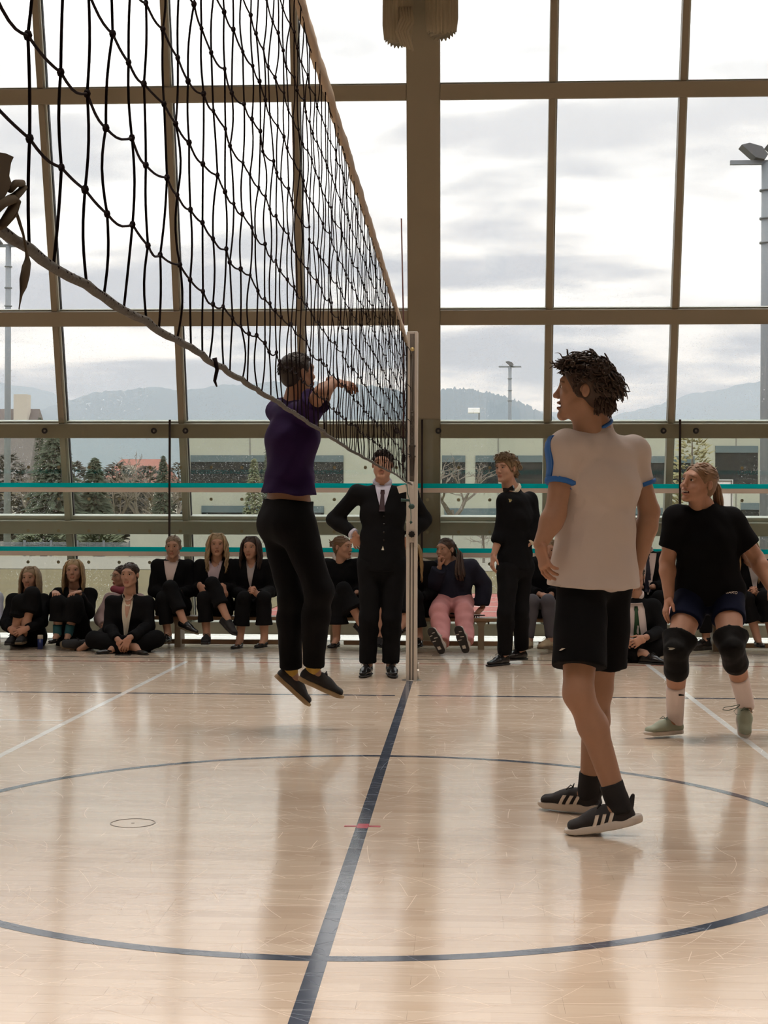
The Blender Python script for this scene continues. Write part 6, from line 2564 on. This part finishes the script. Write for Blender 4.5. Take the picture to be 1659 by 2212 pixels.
for q in 'AB':
    sob, sv2, sf2 = p['sole'+q]
    so_, ub, uf, RS, org, sc_ = p['shoe'+q]
    pt = Patch(sv2, sf2)
    for rows in ([(v, -0.016, 0.016) for v in (-0.045, -0.035, -0.025, -0.012)], [(0.045, -0.032, 0.0), (0.053, -0.034, 0.006)], [(0.075, 0.0, 0.034), (0.083, -0.004, 0.034)],
                 [(0.105, -0.034, -0.008), (0.112, -0.034, -0.004)], [(0.13, 0.004, 0.032), (0.137, 0.0, 0.03)]):
        bb = pt.rows(org, RS[:, 1], RS[:, 0], -RS[:, 2], [(v*sc_, a*sc_, c*sc_) for v, a, c in rows], 0.002, 3)
        me = np_mesh('tread', np.array(bb.v), bb.f, True, p['base'])
        me.materials.append(M_SOLEW)
        link_mesh('tread', me, None, so_)
# ponytail laid over the shoulder, small print on the chest
bb = MB()
rr = random.Random(5)
for i in range(30):
    o1, o2 = rr.gauss(0, 5), rr.gauss(0, .02)
    lock(bb, [Q(984, 1178+o1*.3, 14.32+o2), Q(992+o1*.4, 1195, 14.28+o2), Q(990+o1*.8, 1222, 14.20+o2), Q(991+o1, 1242, 14.16+o2), Q(994+o1*.9, 1250+rr.uniform(-8, 6), 14.16+o2)], 0.014, 5, 0.2)
me = np_mesh('ponytail', np.array(bb.v), bb.f, True, p['base'])
me.materials.append(M('hair_06_03_02', (0.060, 0.035, 0.024), 0.5))
link_mesh('ponytail', me, None, p['T'])
for k_ in range(3):
    add_patch(p, 'sweatshirt', [(-k_*0.012+0.003, -0.02, 0.022-0.008*k_), (-k_*0.012-0.003, -0.02, 0.022-0.008*k_)], M('print_grey', (0.42, 0.42, 0.45), 0.7), 'print_line', org=Q(997, 1244, 14.2), nu=2, off=0.002)

# person in grey leggings and cream boots
J = seated(1166, (1188, 1190), (1150, 1298), (1143, 1382), (1184, 1298), (1188, 1382), shw=32, wrA=(1168, 1284, -.36), wrB=(1190, 1284, -.3))
p = person('girl in dark jumper, grey leggings and cream lace-up boots beside the white-shirted player', J, face=(-0.2, -1, -0.05), male=False, hair=('tail', DBLOND), g=0.97, hscale=0.92, seed=28,
           garments=[dict(k='top', n='jumper', m=BLACKJ, inf=0.030, sleeve=1.92, hem=0.13, noise=(0.005, 17.0, 3.0)), dict(k='trousers', n='leggings', m=M('grey_leggings', (0.085, 0.082, 0.098), 0.8), inf=0.005, leg=1.95, loose=0.002, noise=None)],
           hands={'A': ((0.75, -0.5, -0.1), (0.1, 0.3, -0.9), -1, 1.3)},
           shoes={'A': ('boot', (-0.3, -1, 0), M('cream_boot', (0.42, 0.34, 0.22), 0.8), M_SOLEBR), 'B': ('boot', (-0.55, -0.85, 0), M('cream_boot', (0.42, 0.34, 0.22), 0.8), M_SOLEBR)})

# man in suit on the bench behind the white-shirted player's arm
J = seated(1396, (1393, 1165), (1375, 1292), (1372, 1384), (1425, 1292), (1428, 1384), shw=38, shy=1206, pely=1303)
p = person('man in dark suit and navy tie on the bench beside the white shirt', J, face=(-0.1, -1, 0), hair=('crop', DBROWN), g=1.0, hscale=0.95, seed=29,
           garments=[jacket(shut=True), trousers(leg=1.95)], shoes={'A': ('dress', (0, -1, 0), M_SHOEB, M_SOLEB), 'B': ('dress', (0, -1, 0), M_SHOEB, M_SOLEB)})
vneck(p, 'jacket', M_SHIRTP, 0.34, 0.085, top=0.05)
collar(p, M_SHIRTP, z=0.03)
tie(p, 'jacket', M('navy_tie', (0.016, 0.016, 0.035), 0.6), L=0.30, w=0.034)

# trousered person behind the laughing player
J = seated(1540, (1540, 1185), (1520, 1296), (1526, 1384), (1562, 1294), (1570, 1384), shw=36)
p = person('person in dark trousers and black lace-up boots on the bench behind the laughing player', J, face=(0, -1, 0), hair=('short', BROWN), g=0.98, hscale=0.94, seed=30,
           garments=[jacket(), trousers(leg=1.80)], shoes={'A': ('boot', (-0.80, -0.6, 0), M_SHOEB, M_SOLEB, (0, 0, 1), 1.0), 'B': ('boot', (0.1, -1, 0), M_SHOEB, M_SOLEB, (0, 0, 1), 1.0)})

# blond girl at the right edge
J = seated(1624, (1618, 1192), (1612, 1292), (1636, 1378), (1652, 1290), (1668, 1376), shw=33, wrA=(1616, 1284, -.40), wrB=(1637, 1284, -.40), lean=-.02)
p = person('girl with long blond hair and clasped hands at the right end of the bench', J, face=(-0.12, -1, 0.02), male=False, hair=('long', (0.30, 0.19, 0.085), dict(L=0.36)), g=0.94, hscale=0.93, seed=31,
           garments=[jacket(), trousers(leg=1.60, loose=0.02)],
           hands={'A': ((0.45, -0.5, 0.5), (0.8, 0.2, 0), 1, 1.4), 'B': ((-0.45, -0.5, 0.4), (-0.8, 0.2, 0), -1, 1.4)},
           shoes={'A': ('flat', (0.1, -1, 0), SHF, M_SOLEB), 'B': ('boot', (-0.1, -1, 0), M_SHOEB, M_SOLEB)})
vneck(p, 'jacket', M('grey_blouse', (0.40, 0.37, 0.37), 0.8), 0.24, 0.055, top=0.05)

# ---------------------------------------------------------------- on the floor
# blond girl hugging her knees
J = JJ(14.3, head=(65, 1249, -.02), nb=(62, 1281, .04), shA=(28, 1296, .0), shB=(95, 1297, .0), pel=(60, 1374, .06), hipA=(46, 1378, .0), hipB=(78, 1378, .0), knA=(44, 1300, -.34), anA=(31, 1374, -.30),
       knB=(70, 1284, -.34), anB=(50, 1372, -.34), elA=(12, 1346, -.16), wrA=(23, 1360, -.36), elB=(92, 1344, -.18), wrB=(57, 1358, -.42))
p = person('blond girl in black hugging her drawn-up knees, second from the left on the floor', J, face=(-0.06, -1, -0.02), male=False, hair=('long', (0.30, 0.22, 0.135), dict(L=0.25)), g=0.92, hscale=0.93, seed=41,
           garments=[jacket(inf=0.016), trousers(leg=1.42, loose=0.024, inf=0.02)],
           hands={'A': ((0.85, -0.25, -0.4), (0.1, 0.8, -0.3), 1, 0.5), 'B': ((-0.85, -0.25, -0.4), (-0.1, 0.8, -0.3), -1, 0.5)},
           shoes={'A': ('skate', (-0.05, -1, 0), M_CANVASB, M_SOLEB), 'B': ('skate', (0.05, -1, 0), M_CANVASB, M_SOLEBR)})

# blond girl with hands on her knees, teal socks
J = JJ(14.35, head=(159, 1234, .0), nb=(160, 1276, .06), shA=(126, 1284, .04), shB=(196, 1284, .04), pel=(160, 1374, .06), hipA=(146, 1378, .0), hipB=(178, 1378, .0), knA=(126, 1302, -.36), anA=(124, 1370, -.34),
       knB=(162, 1302, -.36), anB=(148, 1370, -.34), elA=(112, 1314, -.06), wrA=(119, 1279, -.30), elB=(192, 1326, -.10), wrB=(170, 1279, -.31))
p = person('blond girl in black resting both hands on her knees, teal socks showing', J, face=(0.10, -1, 0.06), male=False, hair=('long', (0.36, 0.25, 0.13), dict(L=0.27)), g=0.94, hscale=0.95, seed=42, skin=(0.47, 0.275, 0.195),
           garments=[jacket(inf=0.016), trousers(leg=1.60, loose=0.022, inf=0.022),
                     dict(k='leg_band', n='sock', q='A', m=M('teal_sock', (0.02, 0.10, 0.12), 0.9), inf=0.006, **{'from': 1.68, 'to': 2.05}, noise=None),
                     dict(k='leg_band', n='sock', q='B', m=M('teal_sock', (0.02, 0.10, 0.12), 0.9), inf=0.006, **{'from': 1.68, 'to': 2.05}, noise=None)],
           hands={'A': ((0.35, -0.92, -0.12), (0, -0.1, -1), 1, 0.75), 'B': ((-0.55, -0.82, -0.12), (0, -0.1, -1), -1, 0.75)},
           shoes={'A': ('flat', (-0.12, -1, 0), SHF, M_SOLEB), 'B': ('flat', (0.0, -1, 0), SHF, M_SOLEB)})

# person with glasses and a pink scarf behind
J = JJ(14.42, head=(263, 1246, .0), nb=(270, 1284, .05), shA=(238, 1296, .02), shB=(300, 1296, .06), pel=(262, 1374, .06), hipA=(246, 1378, .0), hipB=(278, 1378, .0), knA=(226, 1370, -.34), anA=(186, 1394, -.62),
       knB=(300, 1340, -.20), anB=(290, 1380, -.10), elA=(216, 1335, -.02), wrA=(224, 1352, -.14), elB=(318, 1340, .05), wrB=(300, 1372, -.1))
FG = (-0.85, -0.50, 0)
p = person('person with glasses, pink shirt and scarf half hidden behind the cross-legged girl', J, face=(-0.80, -0.60, 0.0), male=False, hair=('sleek', DBROWN, dict(L=0.05)), g=0.93, hscale=0.92, seed=43, front=(-0.3, -1, 0),
           garments=[dict(k='top', n='shirt', m=M('pink_shirt', (0.44, 0.33, 0.32), 0.85), inf=0.018, sleeve=1.9, hem=0.10, noise=(0.004, 22.0, 1.0)), trousers(leg=1.9, m=M('charcoal_jeans', (0.014, 0.014, 0.016), 0.9)),
                     dict(k='scarf', n='scarf', m=M('pink_scarf', (0.26, 0.06, 0.085), 0.9), segs=[(Q(246, 1272, 14.30), Q(262, 1276, 14.26), 0.035), (Q(262, 1276, 14.26), Q(285, 1272, 14.34), 0.035)])],
           hands={'A': ((-0.2, -0.4, -0.8), (0.4, 0.4, -0.5), 1, 0.3)},
           shoes={'A': ('skate', (-0.86, -0.50, 0.10), M_CANVASB, M_SOLEBR, (0.42, -0.72, 0.55), 1.02), 'B': ('skate', (-0.3, -0.9, 0), M_CANVASB, M_SOLEBR)})
R_, h_ = p['R'], p['hd']
bb = MB()
for q in (-1, 1):
    bb.tube([np.array([q*0.031+0.021*math.cos(a), -0.105, 0.010+0.018*math.sin(a)]) for a in np.linspace(0, 2*math.pi, 15)[:-1]], 0.0018, 5, closed=True)
    bb.tube([(q*0.052, -0.103, 0.013), (q*0.076, -0.05, 0.013), (q*0.080, 0.0, 0.012)], 0.0016, 5)
bb.tube([(-0.010, -0.105, 0.014), (0.010, -0.105, 0.014)], 0.0016, 5)
me = np_mesh('glasses', (R_@(np.array(bb.v)*0.92).T).T+h_, bb.f, True, p['base'])
me.materials.append(M('wire_frame', (0.25, 0.22, 0.18), 0.3, 0.6))
link_mesh('glasses', me, None, p['T'])

# girl sitting cross-legged in front
J = JJ(13.85, head=(280, 1243, -.02), nb=(280, 1284, .04), shA=(243, 1302, .02), shB=(318, 1303, .02), pel=(281, 1388, .08), hipA=(262, 1392, .0), hipB=(302, 1392, .0), knA=(203, 1382, -.16), anA=(292, 1398, -.34),
       knB=(338, 1380, -.16), anB=(246, 1400, -.30), elA=(235, 1356, -.06), wrA=(256, 1384, -.36), elB=(322, 1354, -.06), wrB=(278, 1379, -.40))
p = person('girl sitting cross-legged on the floor in black suit, sleek dark hair and cream blouse', J, face=(-0.12, -1, 0.02), male=False, hair=('sleek', DBROWN, dict(L=0.18)), g=0.98, hscale=0.98, seed=44,
           garments=[jacket(inf=0.017, sleeve=1.88), trousers(leg=1.72, inf=0.022, loose=0.02)],
           hands={'A': ((0.5, -0.25, -0.8), (0.2, 0.7, -0.4), 1, 0.6), 'B': ((-0.35, -0.25, -0.9), (-0.1, 0.8, -0.3), -1, 0.4)},
           shoes={'A': ('flat', (0.7, -0.6, 0), SHF, M_SOLEB), 'B': ('flat', (-0.7, -0.6, 0), SHF, M_SOLEB)})
rows = [(0.06, -0.046, 0.046), (0.03, -0.048, 0.048), (0.0, -0.050, 0.048), (-0.05, -0.048, 0.043), (-0.12, -0.040, 0.034), (-0.20, -0.027, 0.020), (-0.28, -0.016, 0.008), (-0.33, -0.010, 0.004)]
add_patch(p, 'jacket', rows, M_SHIRTC, 'shirt_front', off=0.010)
rows = [(0.06, -0.030, 0.034), (0.02, -0.028, 0.032), (-0.03, -0.020, 0.024), (-0.08, -0.008, 0.014), (-0.11, -0.001, 0.004)]
MATS['bare_skin'] = mat('bare_skin', SKIN, 0.55)
add_patch(p, 'jacket', rows, MATS['bare_skin'], 'neckline', off=0.015)
bb = MB()
for k_ in range(15):
    a = math.pi*(k_/14)
    c = J['nb']+np.array([-0.048*math.cos(a), -0.085-0.012*math.sin(a), 0.0-0.050*math.sin(a)])
    bb.ball(c, 0.0045, 6, 4)
me = np_mesh('necklace', np.array(bb.v), bb.f, True, p['base'])
me.materials.append(M('pearl', (0.75, 0.68, 0.58), 0.3))
tag(link_mesh('necklace', me, None, p['T']), kind='stuff')

# boy with the green tie, cross-legged
J = JJ(13.3, head=(1372, 1246, -.02), nb=(1374, 1290, .04), shA=(1330, 1312, .02), shB=(1412, 1310, .02), pel=(1372, 1402, .08), hipA=(1352, 1408, .0), hipB=(1394, 1408, .0), knA=(1310, 1398, -.14), anA=(1392, 1412, -.32),
       knB=(1426, 1396, -.14), anB=(1348, 1412, -.28), elA=(1318, 1366, -.06), wrA=(1340, 1378, -.34), elB=(1428, 1366, -.06), wrB=(1392, 1378, -.36))
p = person('boy with a green tie sitting cross-legged on the floor in dark suit', J, face=(-0.15, -1, 0.0), hair=('crop', DBROWN), g=1.0, hscale=0.98, seed=45,
           garments=[jacket(inf=0.016, sleeve=1.86, shut=True), trousers(leg=1.86, inf=0.022)],
           hands={'A': ((0.85, -0.2, -0.45), (0.2, 0.8, -0.3), 1, 0.5), 'B': ((-0.85, -0.2, -0.45), (-0.2, 0.8, -0.3), -1, 0.5)},
           shoes={'A': ('dress', (0.75, -0.6, 0), M_SHOEB, M_SOLEB), 'B': ('dress', (-0.75, -0.6, 0), M_SHOEB, M_SOLEB)})
rows = [(0.05, -0.06, 0.06), (0.0, -0.075, 0.075), (-0.1, -0.088, 0.082), (-0.2, -0.098, 0.088), (-0.3, -0.100, 0.10)]
add_patch(p, 'jacket', rows, M_SHIRTP, 'shirt_front', off=0.010)
collar(p, M_SHIRTP, z=0.03)
tie(p, 'jacket', M('green_tie', (0.012, 0.055, 0.018), 0.6), L=0.30, w=0.036)

# person at the left edge of the picture
J = JJ(14.35, head=(-38, 1240, .0), shA=(-72, 1290, .02), shB=(-8, 1292, .02), pel=(-40, 1374, .06), hipA=(-56, 1378, .0), hipB=(-24, 1378, .0), knA=(-62, 1300, -.30), anA=(-50, 1372, -.34),
       knB=(-28, 1304, -.30), anB=(-10, 1374, -.34), elA=(-86, 1340, -.08), wrA=(-60, 1350, -.34), elB=(-4, 1338, -.10), wrB=(-26, 1352, -.36))
p = person('person in a pale blue shirt and light shoes cut off by the left edge', J, face=(0, -1, 0), male=False, hair=('long', BROWN), g=0.95, hscale=0.93, seed=46,
           garments=[dict(k='top', n='shirt', m=M('pale_blue_blouse', (0.50, 0.52, 0.62), 0.85), inf=0.018, sleeve=1.5, hem=0.10), trousers(leg=1.8, m=M('dark_blue_jeans', (0.016, 0.018, 0.03), 0.9))],
           shoes={'A': ('sneaker', (-0.1, -1, 0), M_SOLEW, M_SOLEW), 'B': ('sneaker', (0.35, -0.95, 0), M('cream_shoe', (0.50, 0.42, 0.32), 0.8), M_SOLEW)})

# ---------------------------------------------------------------- small things on floor and bench
c_ = QF(87, 1402)
cn = empty('drink_can', (c_[0], c_[1], 0))
tag(cn, 'slim blue and white drink can between the two blond girls on the floor', 'can')
bb = MB()
bb.tube([(0, 0, 0.0), (0, 0, 0.004), (0, 0, 0.096)], [0.022, 0.0262, 0.0262], 16)
bb.build('body', M('can_blue', (0.02, 0.035, 0.14), 0.35), cn, True)
bb = MB()
bb.tube([(0, 0, 0.0965), (0, 0, 0.128), (0, 0, 0.134)], [0.0262, 0.0262, 0.022], 16)
bb.build('top_band', M('can_white', (0.55, 0.50, 0.42), 0.4), cn, True)
for (px_, py_, z_, Yb, lab, rz_) in ((266, 1415, 0.0, None, 'dark smartphone lying on the floor before the cross-legged girl', 0.1),
                                     (1030, 1331, 0.319, 14.30, 'phone and papers on the bench beside the pink joggers', 0.5)):
    c_ = QF(px_, py_, z_)
    if Yb:
        c_ = Q(px_, 1331, Yb)
    ph = empty('smartphone', (c_[0], c_[1], z_))
    ph.rotation_euler = (0, 0, rz_)
    tag(ph, lab, 'phone')
    MB().box((-0.072, -0.036, 0.0), (0.072, 0.036, 0.009), bev=0.003).build('case', M('phone_black', (0.012, 0.012, 0.013), 0.3), ph)
    MB().box((-0.068, -0.033, 0.009), (0.068, 0.033, 0.0095)).build('screen', M('phone_glass', (0.01, 0.01, 0.012), 0.08), ph)
    if Yb:
        MB().box((-0.11, -0.05, 0.0095), (0.04, 0.045, 0.013)).build('paper', M('paper', (0.62, 0.60, 0.58), 0.8), ph)
